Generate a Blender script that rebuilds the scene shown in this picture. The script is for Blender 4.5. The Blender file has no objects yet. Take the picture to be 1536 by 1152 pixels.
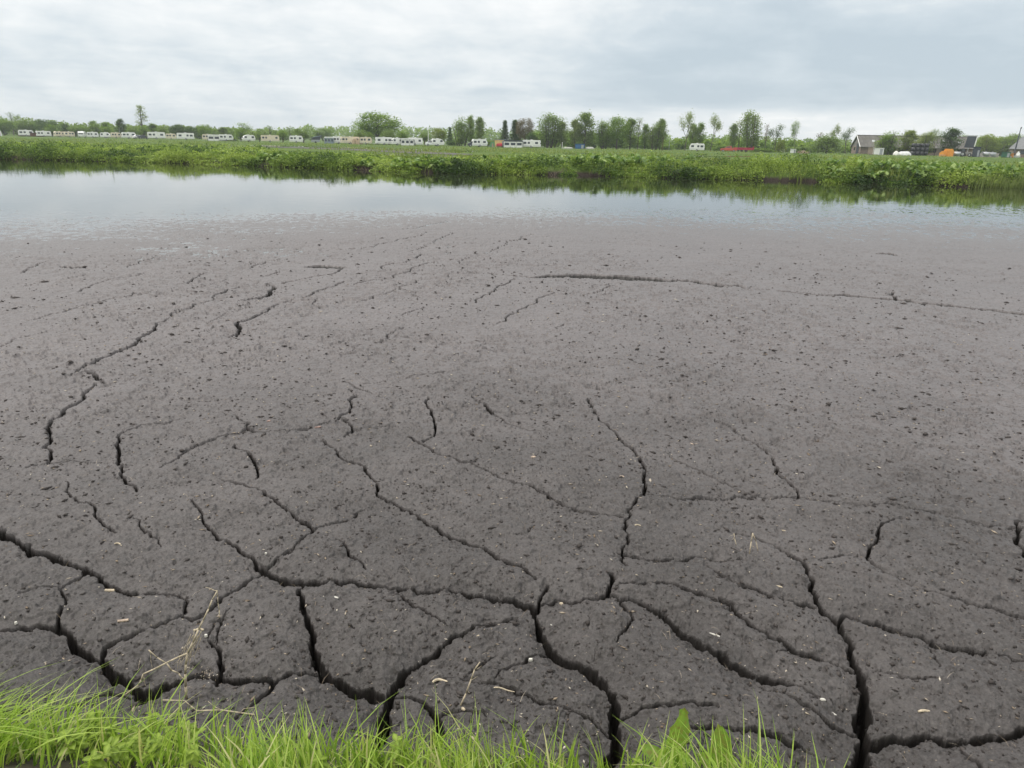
import bpy, bmesh, math, random
import numpy as np
from mathutils import Vector, Matrix
random.seed(7); RNG = np.random.default_rng(11)
C = bpy.context.scene.collection
SC = bpy.context.scene
R = math.radians
# ------------------------------------------------------------ camera
PW, PH, F = 1536, 1152, 1080.0
CAM_Z, PITCH, ROLL = 2.4, 18.6, 1.13
cd = bpy.data.cameras.new('camera'); cam = bpy.data.objects.new('camera', cd); C.objects.link(cam)
cd.sensor_fit = 'HORIZONTAL'; cd.sensor_width = 36.0; cd.lens = 36.0*F/PW
cd.clip_start = 0.05; cd.clip_end = 9000
CM = Matrix.Rotation(R(90-PITCH), 4, 'X') @ Matrix.Rotation(R(ROLL), 4, 'Z')
cam.matrix_world = Matrix.Translation((0, 0, CAM_Z)) @ CM
SC.camera = cam
M3 = CM.to_3x3()
def ray(px, py): return M3 @ Vector(((px-PW/2)/F, -(py-PH/2)/F, -1.0))
def gp(px, py, z=0.0):
    d = ray(px, py); t = (z-CAM_Z)/d.z
    return Vector((d.x*t, d.y*t, z))
def at(px, py, Y):            # point on the ray at world depth Y
    d = ray(px, py); t = Y/d.y
    return Vector((d.x*t, Y, CAM_Z+d.z*t))
def hor(px):                  # photo row of the horizon
    a, b = 100.0, 400.0
    for _ in range(40):
        m = (a+b)/2
        if ray(px, m).z > 0: a = m
        else: b = m
    return a
# ------------------------------------------------------------ world
W = bpy.data.worlds.new('World'); SC.world = W; W.use_nodes = True
SUN_EL, SUN_AZ = 56.0, -82.0     # degrees; azimuth from +Y towards +X
class NT:
    def __init__(s, t): s.t = t; s.n = t.nodes; s.l = t.links
    def new(s, ty, **k):
        n = s.n.new(ty)
        for a, b in k.items(): setattr(n, a, b)
        return n
    def put(s, sock, v):
        if isinstance(v, bpy.types.NodeSocket): s.l.new(v, sock)
        else:
            if hasattr(sock.default_value, '__len__') and not hasattr(v, '__len__'): v = (v, v, v)
            if sock.type == 'RGBA' and len(v) == 3: v = (*v, 1)
            sock.default_value = v
    def m(s, op, a, b=0.0, c=0.0, clamp=False):
        n = s.new('ShaderNodeMath', operation=op, use_clamp=clamp)
        s.put(n.inputs[0], a); s.put(n.inputs[1], b); s.put(n.inputs[2], c); return n.outputs[0]
    def vm(s, op, a, b=(0, 0, 0)):
        n = s.new('ShaderNodeVectorMath', operation=op); s.put(n.inputs[0], a); s.put(n.inputs[1], b); return n.outputs[0]
    def mix(s, f, a, b, blend='MIX'):
        n = s.new('ShaderNodeMix', data_type='RGBA', blend_type=blend)
        s.put(n.inputs[0], f); s.put(n.inputs[6], a); s.put(n.inputs[7], b); return n.outputs[2]
    def mr(s, v, a, b, c=0.0, d=1.0, smooth=True):
        n = s.new('ShaderNodeMapRange', interpolation_type='SMOOTHSTEP' if smooth else 'LINEAR')
        s.put(n.inputs[0], v)
        for i, q in enumerate((a, b, c, d)): s.put(n.inputs[i+1], q)
        return n.outputs[0]
    def noise(s, vec, scale, detail=4, rough=.5, dist=0.0, out=0):
        n = s.new('ShaderNodeTexNoise'); s.put(n.inputs['Vector'], vec)
        n.inputs['Scale'].default_value = scale; n.inputs['Detail'].default_value = detail
        n.inputs['Roughness'].default_value = rough; n.inputs['Distortion'].default_value = dist
        return n.outputs[out]
def build_world():
    t = NT(W.node_tree); t.n.clear()
    sky = t.new('ShaderNodeTexSky', sky_type='NISHITA'); sky.sun_disc = False
    sky.sun_elevation = R(SUN_EL); sky.sun_rotation = R(SUN_AZ)
    g = t.new('ShaderNodeTexCoord').outputs['Generated']
    sp = t.new('ShaderNodeSeparateXYZ'); t.l.new(g, sp.inputs[0]); X, Y, Z = sp.outputs
    el = t.m('MULTIPLY', t.m('ARCSINE', Z), 57.2958)
    az = t.m('MULTIPLY', t.m('ARCTAN2', X, Y), 57.2958)
    den = t.m('ADD', t.m('MAXIMUM', Z, 0.0), 0.06)
    cb = t.new('ShaderNodeCombineXYZ'); t.put(cb.inputs[0], t.m('DIVIDE', X, den)); t.put(cb.inputs[1], t.m('DIVIDE', Y, den))
    P = cb.outputs[0]
    n1 = t.noise(t.vm('MULTIPLY', P, (1, .8, 1)), 0.42, 9, .55, .5)
    n2 = t.noise(t.vm('ADD', P, (13.1, 4.2, 0)), 1.15, 10, .6, .8)
    cb2 = t.new('ShaderNodeCombineXYZ'); t.put(cb2.inputs[0], t.m('MULTIPLY', az, .055)); t.put(cb2.inputs[1], t.m('MULTIPLY', el, .13))
    n3 = t.noise(cb2.outputs[0], 1.15, 10, .52, .3); n4 = t.noise(t.vm('ADD', cb2.outputs[0], (7.3, 2.1, 0)), 4.6, 8, .6, .3)
    # large layout of the cloud deck: a blue-grey bank low on the right, a pale gap beneath it
    nn = t.m('ADD', t.m('MULTIPLY', t.m('SUBTRACT', n1, .5), .55), t.m('MULTIPLY', t.m('SUBTRACT', n2, .5), .30))
    nn = t.m('ADD', nn, t.m('ADD', t.m('MULTIPLY', t.m('SUBTRACT', n3, .5), 1.15), t.m('MULTIPLY', t.m('SUBTRACT', n4, .5), .55)))
    elw = t.m('ADD', el, t.m('MULTIPLY', t.m('SUBTRACT', n3, .5), 2.6))
    b_low = t.mr(elw, 1.6, 3.3); b_hi = t.mr(elw, 10.0, 5.0)
    right = t.mr(az, -4.0, 12.0)
    bank = t.m('MULTIPLY', t.m('MULTIPLY', b_low, b_hi), right)
    left = t.m('MULTIPLY', t.mr(az, 2.0, -20.0), t.m('MULTIPLY', t.mr(elw, 8.5, 4.5), .6))
    up = t.m('MULTIPLY', t.mr(az, 10.0, -12.0), t.mr(el, 4.0, 10.0))
    v = t.m('ADD', .56, t.m('MULTIPLY', nn, 1.15))
    v = t.m('SUBTRACT', v, t.m('MULTIPLY', bank, .50))
    v = t.m('SUBTRACT', v, t.m('MULTIPLY', left, .30))
    v = t.m('ADD', v, t.m('MULTIPLY', up, .22))
    gap = t.m('MULTIPLY', t.mr(elw, 3.2, 1.3), right)
    v = t.m('ADD', v, t.m('MULTIPLY', gap, .20), clamp=True)
    ramp = t.new('ShaderNodeValToRGB'); e = ramp.color_ramp.elements
    e[0].position = 0.0; e[0].color = (.47, .55, .61, 1)
    e[1].position = 1.0; e[1].color = (.93, .94, .935, 1)
    for p, c in ((.3, (.56, .63, .68)), (.55, (.70, .745, .77)), (.8, (.83, .85, .855))):
        q = e.new(p); q.color = (*c, 1)
    t.l.new(v, ramp.inputs[0])
    # an overcast sky brightens towards the zenith
    zen = t.mr(el, 11.0, 60.0, 1.0, 2.2)
    cloud = t.mix(1.0, ramp.outputs[0], zen, 'MULTIPLY'); cloud = t.mix(t.mr(el, 12.0, 50.0), cloud, t.mix(1.0, cloud, (1.06, 1.0, .93), 'MULTIPLY'))
    bg1 = t.new('ShaderNodeBackground'); t.put(bg1.inputs[0], sky.outputs[0]); bg1.inputs[1].default_value = .06
    bg2 = t.new('ShaderNodeBackground'); t.put(bg2.inputs[0], cloud); bg2.inputs[1].default_value = 1.0
    mx = t.new('ShaderNodeMixShader'); mx.inputs[0].default_value = .93
    t.l.new(bg1.outputs[0], mx.inputs[1]); t.l.new(bg2.outputs[0], mx.inputs[2])
    o = t.new('ShaderNodeOutputWorld'); t.l.new(mx.outputs[0], o.inputs[0])
build_world()
sl = bpy.data.lights.new('sun', 'SUN'); sl.energy = 1.2; sl.angle = R(14); sl.color = (1.0, .96, .9)
so = bpy.data.objects.new('sun', sl); C.objects.link(so)
so.rotation_euler = Vector((math.sin(R(SUN_AZ))*math.cos(R(SUN_EL)), math.cos(R(SUN_AZ))*math.cos(R(SUN_EL)), math.sin(R(SUN_EL)))).to_track_quat('Z', 'Y').to_euler()
SC.view_settings.view_transform = 'Standard'; SC.view_settings.look = 'None'
SC.view_settings.gamma = 1; SC.view_settings.exposure = 0.28
# ------------------------------------------------------------ mesh + material helpers
def tag(o, label=None, cat=None, group=None, kind=None):
    if label: o['label'] = label
    if cat: o['category'] = cat
    if group: o['group'] = group
    if kind: o['kind'] = kind
    return o
def npmesh(name, V, Q, mat, parent=None, tint=None, smooth=False):
    """V (n,3); Q (m,k) all faces with k corners"""
    V = np.asarray(V, dtype=np.float32); Q = np.asarray(Q, dtype=np.int32)
    me = bpy.data.meshes.new(name); k = Q.shape[1]
    me.vertices.add(len(V)); me.vertices.foreach_set('co', V.ravel())
    me.loops.add(Q.size); me.loops.foreach_set('vertex_index', Q.ravel())
    me.polygons.add(len(Q)); me.polygons.foreach_set('loop_start', np.arange(0, Q.size, k, dtype=np.int32))
    me.polygons.foreach_set('loop_total', np.full(len(Q), k, dtype=np.int32))
    if smooth: me.polygons.foreach_set('use_smooth', np.ones(len(Q), dtype=bool))
    me.update(calc_edges=True)
    if tint is not None:
        a = me.attributes.new('tint', 'FLOAT', 'POINT'); a.data.foreach_set('value', np.asarray(tint, dtype=np.float32))
    me.materials.append(mat)
    o = bpy.data.objects.new(name, me); C.objects.link(o)
    if parent: o.parent = parent
    return o
class MB:
    def __init__(s): s.bm = bmesh.new()
    def box(s, x0, x1, y0, y1, z0, z1, M=None):
        vs = [s.bm.verts.new((x, y, z)) for z in (z0, z1) for y in (y0, y1) for x in (x0, x1)]
        for f in ((0, 2, 3, 1), (4, 5, 7, 6), (0, 1, 5, 4), (2, 6, 7, 3), (0, 4, 6, 2), (1, 3, 7, 5)): s.bm.faces.new([vs[i] for i in f])
        if M: bmesh.ops.transform(s.bm, matrix=M, verts=vs)
        return s
    def prism(s, prof, y0, y1, inset=0.0):
        """side profile [(x,z)..] extruded along y; inset narrows upper points"""
        zt = max(p[1] for p in prof); zb = min(p[1] for p in prof)
        def yy(y, z, sg): return y - sg*inset*max(0, (z-zb)/(zt-zb)-.45)/.55
        a = [s.bm.verts.new((x, yy(y0, z, -1), z)) for x, z in prof]; b = [s.bm.verts.new((x, yy(y1, z, 1), z)) for x, z in prof]
        n = len(prof); s.bm.faces.new(a); s.bm.faces.new(b[::-1])
        for i in range(n): s.bm.faces.new((a[i], b[i], b[(i+1) % n], a[(i+1) % n]))
        return s
    def cyl(s, p, q, r0, r1=None, n=12, caps=True):
        p = Vector(p); q = Vector(q); r1 = float(r0 if r1 is None else r1); r0 = float(r0)
        z = (q-p).normalized(); x = z.orthogonal().normalized(); y = z.cross(x)
        A = [s.bm.verts.new(p+r0*(math.cos(t)*x+math.sin(t)*y)) for t in [2*math.pi*i/n for i in range(n)]]
        B = [s.bm.verts.new(q+r1*(math.cos(t)*x+math.sin(t)*y)) for t in [2*math.pi*i/n for i in range(n)]]
        for i in range(n): s.bm.faces.new((A[i], A[(i+1) % n], B[(i+1) % n], B[i]))
        if caps: s.bm.faces.new(A[::-1]); s.bm.faces.new(B)
        return s
    def tube(s, pts, rs, n=6):
        for i in range(len(pts)-1): s.cyl(pts[i], pts[i+1], rs[i], rs[i+1], n)
        return s
    def bevel(s, w, seg=2):
        bmesh.ops.bevel(s.bm, geom=[e for e in s.bm.edges if e.calc_face_angle(0) > .5], offset=w, segments=seg, affect='EDGES', profile=.6); return s
    def jitter(s, a, seed=0):
        r = random.Random(seed)
        for v in s.bm.verts: v.co += Vector((r.uniform(-a, a), r.uniform(-a, a), r.uniform(-a, a)))
        return s
    def build(s, name, mat, parent=None, smooth=False):
        bmesh.ops.recalc_face_normals(s.bm, faces=s.bm.faces)
        me = bpy.data.meshes.new(name); s.bm.to_mesh(me); s.bm.free(); me.materials.append(mat)
        if smooth:
            for p in me.polygons: p.use_smooth = True
        o = bpy.data.objects.new(name, me); C.objects.link(o)
        if parent: o.parent = parent
        return o
def empty(name, loc, rz=0.0):
    o = bpy.data.objects.new(name, None); C.objects.link(o); o.location = loc; o.rotation_euler = (0, 0, rz); o.empty_display_size = .3
    return o
def copy_tree(o, parent=None):
    c = o.copy(); C.objects.link(c); c.parent = parent
    for ch in list(o.children): copy_tree(ch, c)
    return c
def mat_new(name):
    m = bpy.data.materials.new(name); m.use_nodes = True; t = NT(m.node_tree); b = t.n['Principled BSDF']; return m, t, b
_mc = {}
def flat(name, col, rough=.6, var=.12, scale=3.0, metal=0.0, spec=.5, dirt=0.0):
    """painted / plain surface with a little procedural unevenness"""
    if name in _mc: return _mc[name]
    m, t, b = mat_new(name)
    oc = t.new('ShaderNodeTexCoord').outputs['Object']
    n = t.noise(oc, scale, 5, .6)
    lo = tuple(c*(1-var) for c in col); hi = tuple(min(1, c*(1+var)) for c in col)
    c = t.mix(t.mr(n, .3, .7), lo, hi)
    if dirt:
        n2 = t.noise(t.vm('MULTIPLY', oc, (1, 1, .25)), scale*1.7, 6, .7)
        c = t.mix(t.m('MULTIPLY', t.mr(n2, .5, .75), dirt), c, (.09, .085, .06))
    t.put(b.inputs['Base Color'], c); t.put(b.inputs['Roughness'], t.mr(n, 0, 1, rough-.08, min(1, rough+.1)))
    b.inputs['Metallic'].default_value = metal; b.inputs['Specular IOR Level'].default_value = spec
    _mc[name] = m; return m
def leafmat(name, cols, transl=.35, rough=.55, spec=.3, nscale=0.0, ncol=None):
    """leaf material; 'tint' (0..1) stored per leaf picks the leaf's own colour"""
    m, t, b = mat_new(name)
    a = t.new('ShaderNodeAttribute', attribute_name='tint').outputs['Fac']
    ramp = t.new('ShaderNodeValToRGB'); e = ramp.color_ramp.elements
    k = len(cols)
    e[0].position = 0; e[0].color = (*cols[0], 1); e[1].position = 1; e[1].color = (*cols[-1], 1)
    for i in range(1, k-1): q = e.new(i/(k-1)); q.color = (*cols[i], 1)
    t.l.new(a, ramp.inputs[0]); c = ramp.outputs[0]
    if nscale:
        oc = t.new('ShaderNodeTexCoord').outputs['Object']
        c = t.mix(t.mr(t.noise(oc, nscale, 3), .42, .66), c, ncol)
    t.put(b.inputs['Base Color'], c); b.inputs['Roughness'].default_value = rough; b.inputs['Specular IOR Level'].default_value = spec
    tr = t.new('ShaderNodeBsdfTranslucent'); t.put(tr.inputs[0], t.mix(1.0, c, (1.0, 1.05, .6), 'MULTIPLY'))
    mx = t.new('ShaderNodeMixShader'); mx.inputs[0].default_value = transl
    t.l.new(b.outputs[0], mx.inputs[1]); t.l.new(tr.outputs[0], mx.inputs[2])
    t.l.new(mx.outputs[0], t.n['Material Output'].inputs[0]); return m
# ------------------------------------------------------------ numpy noise
def _h(ix, iy, s):
    ix = ix.astype(np.uint32); iy = iy.astype(np.uint32)
    h = ix*np.uint32(374761393) + iy*np.uint32(668265263) + np.uint32((s*2246822519+97) & 0xffffffff)
    h = (h ^ (h >> np.uint32(13)))*np.uint32(1274126177)
    h = (h ^ (h >> np.uint32(15)))*np.uint32(2246822519)
    h = h ^ (h >> np.uint32(16))
    return (h & np.uint32(0xffffff)).astype(np.float32)/np.float32(0xffffff)
def vn(x, y, sc, s=0):
    x = x/sc + 1000.0; y = y/sc + 1000.0
    ix = np.floor(x); iy = np.floor(y); fx = (x-ix).astype(np.float32); fy = (y-iy).astype(np.float32)
    ix = ix.astype(np.int64); iy = iy.astype(np.int64)
    fx = fx*fx*(3-2*fx); fy = fy*fy*(3-2*fy)
    a = _h(ix, iy, s); b = _h(ix+1, iy, s); c = _h(ix, iy+1, s); d = _h(ix+1, iy+1, s)
    return (a*(1-fx)+b*fx)*(1-fy)+(c*(1-fx)+d*fx)*fy
def fbm(x, y, sc, o=4, s=0, g=.5):
    r = 0; a = 1.0; tt = 0
    for i in range(o):
        r = r + a*vn(x*math.cos(.7*i)-y*math.sin(.7*i), x*math.sin(.7*i)+y*math.cos(.7*i), sc/(2.03**i), s+i*7); tt += a; a *= g
    return r/tt
def ss(x, a, b):
    t = np.clip((x-a)/(b-a), 0, 1); return t*t*(3-2*t)
def lumps(x, y, cell, prob, s, rmin, rmax, ax=1.0):
    """scattered clods (cellular): returns height 0..1"""
    gx = np.floor(x/cell).astype(np.int64)+5000; gy = np.floor(y/cell).astype(np.int64)+5000
    out = np.zeros_like(x, dtype=np.float32)
    for dx in (-1, 0, 1):
        for dy in (-1, 0, 1):
            cx = gx+dx; cy = gy+dy
            px = (cx-5000+_h(cx, cy, s))*cell; py = (cy-5000+_h(cx, cy, s+1))*cell
            on = _h(cx, cy, s+2) < prob
            rr = (rmin+(rmax-rmin)*_h(cx, cy, s+3)**2)*cell
            th = _h(cx, cy, s+4)*np.float32(6.283)
            ux = (x-px); uy = (y-py)
            u = ux*np.cos(th)+uy*np.sin(th); v = -ux*np.sin(th)+uy*np.cos(th)
            d = np.sqrt(u*u+(v*(1+ax*_h(cx, cy, s+5)))**2)/rr
            out = np.maximum(out, np.where(on, np.clip(1-d, 0, 1)*(.4+.6*_h(cx, cy, s+6)), 0))
    return out.astype(np.float32)
# ============================================================ THE MUD FLAT
MUD_Z = 0.03
# cracks read off the photograph: (photo px, py, width in photo px)
def pl(w, *p):      # constant or listed widths
    ws = [w]*len(p) if not isinstance(w, (list, tuple)) else list(w)
    ws = list(np.interp(np.linspace(0, 1, len(p)), np.linspace(0, 1, len(ws)), ws))
    return [(a, b, c) for (a, b), c in zip(p, ws)]
CR = [
 pl([8,9,9,7,6,4], (-60,770),(0,796),(16,803),(39,818),(60,825),(86,833),(112,841),(125,845),(141,854),(156,865),(177,875),(203,879),(229,879),(260,880),(278,884)),
 pl([8,7,4], (125,848),(112,862),(91,876)), pl([1.5,2], (91,876),(65,875),(30,884)), pl([2,3,8], (88,878),(96,891),(90,911),(83,927)),
 pl([5,6,5,5,7], (-40,945),(0,936),(16,935),(52,928),(78,930),(94,932)),
 pl([9,10,13,17,20], (84,926),(94,932),(104,944),(122,958),(141,969),(156,979),(182,995),(205,1010)),
 pl([16,9,7,6,6,8], (205,1010),(224,1004),(250,997),(294,987),(325,995),(365,996),(405,1001)),
 pl([9,6,4,3,1.5], (146,968),(154,950),(182,941),(216,930),(247,922),(271,911),(280,893),(276,883)),
 pl([6,6,5,4], (391,845),(365,865),(338,880),(327,887)), pl([5,4,2], (327,887),(320,896),(299,911),(286,917),(271,913)),
 pl([1.5,2,4,5,4,6,8], (288,753),(302,771),(312,786),(325,797),(346,806),(365,820),(378,828),(391,838)),
 pl([2,1], (330,918),(320,922),(310,943)), pl([4,5,6,6,4], (312,946),(324,953),(327,971),(327,995),(324,1012)),
 pl([9,10,8,7,6,6,6,6,7,8], (388,838),(400,843),(413,850),(430,858),(450,861),(483,863),(531,864),(557,870),(590,875),(626,879),(662,874),(691,878),(730,886),(762,892),(795,897),(803,904)),
 pl([5,8,9,10,11,12,14], (453,862),(446,879),(454,899),(461,922),(465,944),(475,970),(484,984),(496,996),(522,1006),(551,1010),(568,1020)),
 pl([7,7,6,7], (405,1001),(430,992),(443,990),(472,985),(480,982)), pl([8,5,4,3], (412,1000),(404,1016),(387,1032),(368,1049),(352,1065)),
 pl([2,5,2], (124,1036),(153,1019),(195,1013)),
 pl([4,7,10,11,12,13,14,14], (821,876),(811,889),(802,909),(806,922),(815,938),(831,957),(857,972),(883,983),(902,1000),(919,1022),(925,1045),(924,1071),(927,1097),(919,1120),(896,1145),(880,1175)),
 pl([5,5,6,6,5], (803,901),(818,896),(854,894),(886,891),(912,887),(919,870),(917,858)),
 pl([5,4,2,1.5], (917,887),(932,905),(941,915),(950,928),(935,944),(925,957)),
 pl([2,4,5,7,9,10,10,12,13], (779,920),(762,922),(736,925),(704,933),(678,941),(658,954),(632,970),(606,987),(590,1006),(580,1029),(575,1052),(572,1078),(562,1100),(555,1130)),
 pl([1,3,3,1], (592,882),(598,886),(623,902),(645,913),(673,930)),
 pl([3,5,9,11], (593,1022),(613,1027),(636,1036),(652,1050),(660,1071),(653,1095),(650,1120)), pl([3,2,1], (658,1052),(678,1049),(697,1049),(730,1063)),
 pl([1,2.5,3,3.5,3,2], (642,1013),(678,1005),(720,1010),(759,1014),(792,1026),(834,1042),(873,1057),(902,1070),(918,1080)),
 pl([5,3,1], (826,957),(805,969),(775,985),(740,1006)),
 pl([2,4,5,6,6,7,6,6], (925,877),(935,876),(970,872),(1006,873),(1036,883),(1068,892),(1097,907),(1117,923),(1143,936),(1169,948),(1189,962),(1215,970),(1241,977),(1270,987),(1285,992)),
 pl([2,2,.8], (1080,893),(1097,902),(1125,910)), pl([1.5,1], (1189,962),(1180,966),(1165,972)),
 pl([3,5,8,11,13,14,10,6,3], (924,899),(931,899),(964,900),(990,912),(1013,928),(1036,944),(1062,962),(1091,979),(1120,993),(1149,1003),(1179,1011),(1202,1019),(1228,1031)),
 pl([2,4,5,6,6], (1060,852),(1078,863),(1110,878),(1143,887),(1176,894),(1205,899),(1224,900)),
 pl([2,3,5,7,9,9,10,12,13], (1105,796),(1127,800),(1140,806),(1161,815),(1179,824),(1203,837),(1212,850),(1221,870),(1224,892),(1234,904),(1258,920),(1264,930)),
 pl([10,12,14,16,20,18,16,20,26,28], (1262,926),(1272,942),(1280,958),(1284,974),(1296,1000),(1302,1026),(1299,1058),(1306,1084),(1302,1104),(1289,1127),(1280,1149),(1270,1180)),
 pl([5,6,7,8,8,8,7,4,3], (1262,920),(1267,915),(1289,918),(1322,925),(1361,937),(1392,949),(1422,958),(1452,964),(1483,968),(1516,978),(1536,986),(1600,1000)),
 pl([5,4,3,2], (925,1058),(935,1055),(970,1052),(1006,1052),(1032,1052),(1075,1057)),
 pl([2,5,5,6,5,4,2], (1020,1082),(1039,1086),(1078,1092),(1110,1089),(1143,1094),(1169,1094),(1202,1101),(1228,1109)),
 pl([1,2,2,3,3,2], (1130,1019),(1163,1029),(1202,1045),(1224,1053),(1244,1065),(1270,1070),(1297,1077)),
 pl([10,8,7,7,7,6], (1306,1090),(1331,1085),(1373,1088),(1404,1087),(1449,1094),(1465,1091),(1495,1087),(1536,1079),(1600,1070)),
 pl([1,4,4], (1425,1098),(1444,1112),(1465,1130),(1482,1152),(1490,1175)),
 pl([1.5,2,1.5], (1228,840),(1258,835),(1288,831)), pl([5,5,4,2,1], (1301,832),(1307,817),(1317,802),(1322,788),(1337,783),(1360,781)),
 pl([3,2,1.5,1.5,2,5,5,4], (1301,834),(1325,855),(1352,872),(1383,884),(1416,893),(1449,899),(1489,908),(1536,919),(1600,935)),
 pl([5,7,7], (1536,780),(1524,781),(1528,796),(1525,811),(1536,828),(1545,850)),
 pl([1,3,3,3,3,3,3,2,2,1.5], (966,741),(1000,743),(1026,748),(1084,744),(1129,740),(1164,741),(1198,740),(1236,748),(1282,756),(1332,760),(1370,767),(1408,771),(1446,780),(1496,789),(1600,797)),
 pl([1,2,2.5,2.5], (996,678),(1026,693),(1057,709),(1091,724),(1133,740)),
 pl([1,2,2,3,4,4], (1072,628),(1103,643),(1133,664),(1160,684),(1167,701),(1187,724),(1200,741)),
 pl([3,3,4,4,5,5,4,3,4,4,3], (883,597),(885,611),(898,627),(919,643),(933,661),(955,679),(967,700),(971,708),(966,722),(966,740),(951,758),(942,765),(937,793),(933,826),(942,851)),
 pl([2,4,4,4,4,5,6,8,10,8,5,3], (482,654),(500,668),(514,686),(543,695),(554,708),(565,722),(565,734),(586,742),(608,754),(629,768),(654,779),(672,793),(701,806),(736,822),(761,840),(790,854),(806,866)),
 pl([3,4,4,4,5,5,4,4,3,2,2], (618,654),(636,663),(665,679),(693,690),(736,704),(765,715),(794,722),(822,738),(840,750),(869,761),(901,768),(937,774)),
 pl([2,3,5,4,3], (643,593),(638,602),(647,614),(653,632),(650,652),(634,659)),
 pl([3,3,2,2,2,2], (534,591),(525,614),(504,627),(471,636),(433,644),(407,643),(371,641)),
 pl([3,2,2,3,2,1.5], (371,630),(369,641),(355,648),(326,654),(293,666),(277,677),(267,688),(240,702)), pl([1,1.5,2], (319,615),(352,620),(368,632)),
 pl([2,3,2], (511,625),(527,634),(527,645),(516,652)), pl([1.5,1], (531,640),(560,638),(593,636)),
 pl([2,3,3,2,1], (708,593),(726,602),(736,613),(765,634),(787,641),(826,647)),
 pl([2,4,5,4,2], (352,666),(371,677),(381,690),(386,706),(384,716)),
 pl([1,3,4,4,5,5,5], (326,718),(352,722),(374,729),(397,737),(417,749),(433,762),(452,775),(469,788)),
 pl([4,4,4,3], (469,788),(446,810),(420,827),(404,836),(392,842)), pl([3,2,2,1], (469,787),(507,774),(530,764),(554,752)),
 pl([3,5,6,6,6,6,4,4], (143,573),(130,586),(117,604),(94,620),(75,630),(70,640),(76,657),(76,674),(70,693)),
 pl([2,4,2], (124,557),(143,565),(158,574)), pl([1.5,1.5,1], (40,700),(70,693),(107,689),(150,692)), pl(1.2, (42,610),(91,614)),
 pl([2,5,5,5,4,4], (186,648),(179,651),(177,670),(176,693),(184,698),(187,719),(203,731),(205,737)), pl(1.3, (186,648),(212,636),(247,635),(277,625)),
 pl([1,2,1,3,2,3,2], (98,719),(104,739),(117,752),(133,753),(143,765),(150,778),(163,788),(173,796)),
 pl([1,2,1], (200,778),(220,796),(241,815)), pl([2,3,3,2], (504,801),(518,815),(523,827),(536,835),(548,849)), pl([1.5,1.5,1], (772,799),(787,797),(803,784)),
 pl([3,4,5,5,3,2], (938,832),(950,835),(992,840),(1026,839),(1057,834),(1080,842),(1112,840)),
 pl([3,3,3,3,2,2,2,2], (109,562),(117,554),(145,542),(172,528),(203,515),(215,503),(232,495),(234,487),(256,474),(281,464),(313,454),(326,442),(340,435),(359,429)),
 pl([3,3,2.5,2.5,2.5,2], (344,505),(355,487),(383,474),(410,460),(449,448),(488,433),(516,423)), pl(1.6, (531,427),(566,419),(617,403),(656,392)),
 pl(1.8, (51,480),(98,466),(137,456),(188,446),(199,442),(201,438)), pl(1.3, (207,442),(273,435),(340,419)),
 pl([2,3,3,1.5], (402,425),(412,431),(402,444),(380,448),(359,452)), pl([1.5,2,2], (426,423),(469,415),(504,409),(514,401)),
 pl([2,7,9,7,2], (458,400),(475,399.5),(490,400),(508,401),(522,401)), pl([1.5,3.5,1.5], (90,399),(112,400),(131,401.5)),
 pl(1.4, (117,439),(129,431),(156,421),(219,409)), pl([2,2,1], (281,425),(289,419),(313,409)), pl(1.4, (375,403),(395,394),(422,386)),
 pl(1.2, (191,400),(234,382)), pl(1.3, (31,409),(70,392)), pl(1.6, (574,405),(598,394),(633,380)), pl(1.3, (535,454),(578,441),(625,419)),
 pl(1.6, (566,513),(605,491)), pl(1.3, (602,474),(637,462)), pl([1.5,2.5,2], (713,454),(734,439),(746,429),(770,417)),
 pl([2,2,2.2,2], (746,483),(762,472),(777,468),(805,454),(832,439)), pl(1.2, (836,493),(846,485)), pl(1.4, (871,442),(906,433),(914,425)),
 pl([1,1.5,1.5,4,11,17,18,17,12,6,5,5,6,3], (672,407),(734,409),(773,413),(801,416),(825,413),(852,413.5),(870,413.5),(891,414),(930,416),(969,418.5),(988,420.5),(1020,421),(1039,422.5),(1066,427),(1088,428),(1112,429)),
 pl([2.2,2.2,2.6,4,4,4,3,5,3], (1105,429),(1190,437),(1268,441),(1327,447),(1366,451),(1416,457),(1455,462),(1498,465),(1536,470)),
 pl([2,3], (1332,435),(1339,440),(1346,449)), pl(2.2, (738,409),(742,414)), pl([1.5,2,1], (518,571),(535,580),(557,587)), pl([1,1.5,2.5], (543,575),(605,568),(640,560),(668,556)),
 pl([2,4,2], (1315,380),(1335,380.5),(1346,383)), pl([3,2], (475,450),(480,464)), pl([1,1.4,1], (0,433),(60,424),(129,411)), pl(1.3, (600,343),(650,335),(672,330)),
 pl(1.2, (480,375),(540,372),(566,366),(600,358),(640,347)), pl(1.2, (610,375),(650,362),(675,348)), pl(1.3, (728,379),(760,366),(800,352)), pl(1.3, (690,396),(705,387)),
 pl(1.6, (395,414),(420,408)), pl([4,5,4], (-40,1048),(0,1050),(60,1052),(125,1040)), pl([1,2.2,1], (1313,993),(1361,1008),(1412,1014)), pl([1,1.6,1], (1396,960),(1404,978),(1410,996)), pl([1,2,1.5], (345,905),(330,925),(322,948)), pl([1.5,2.5,2], (700,1000),(722,985),(742,975)), pl([1,1.6,1], (0,520),(40,505),(70,498)), pl(1, (300,505),(340,470),(420,440)),
]
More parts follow.
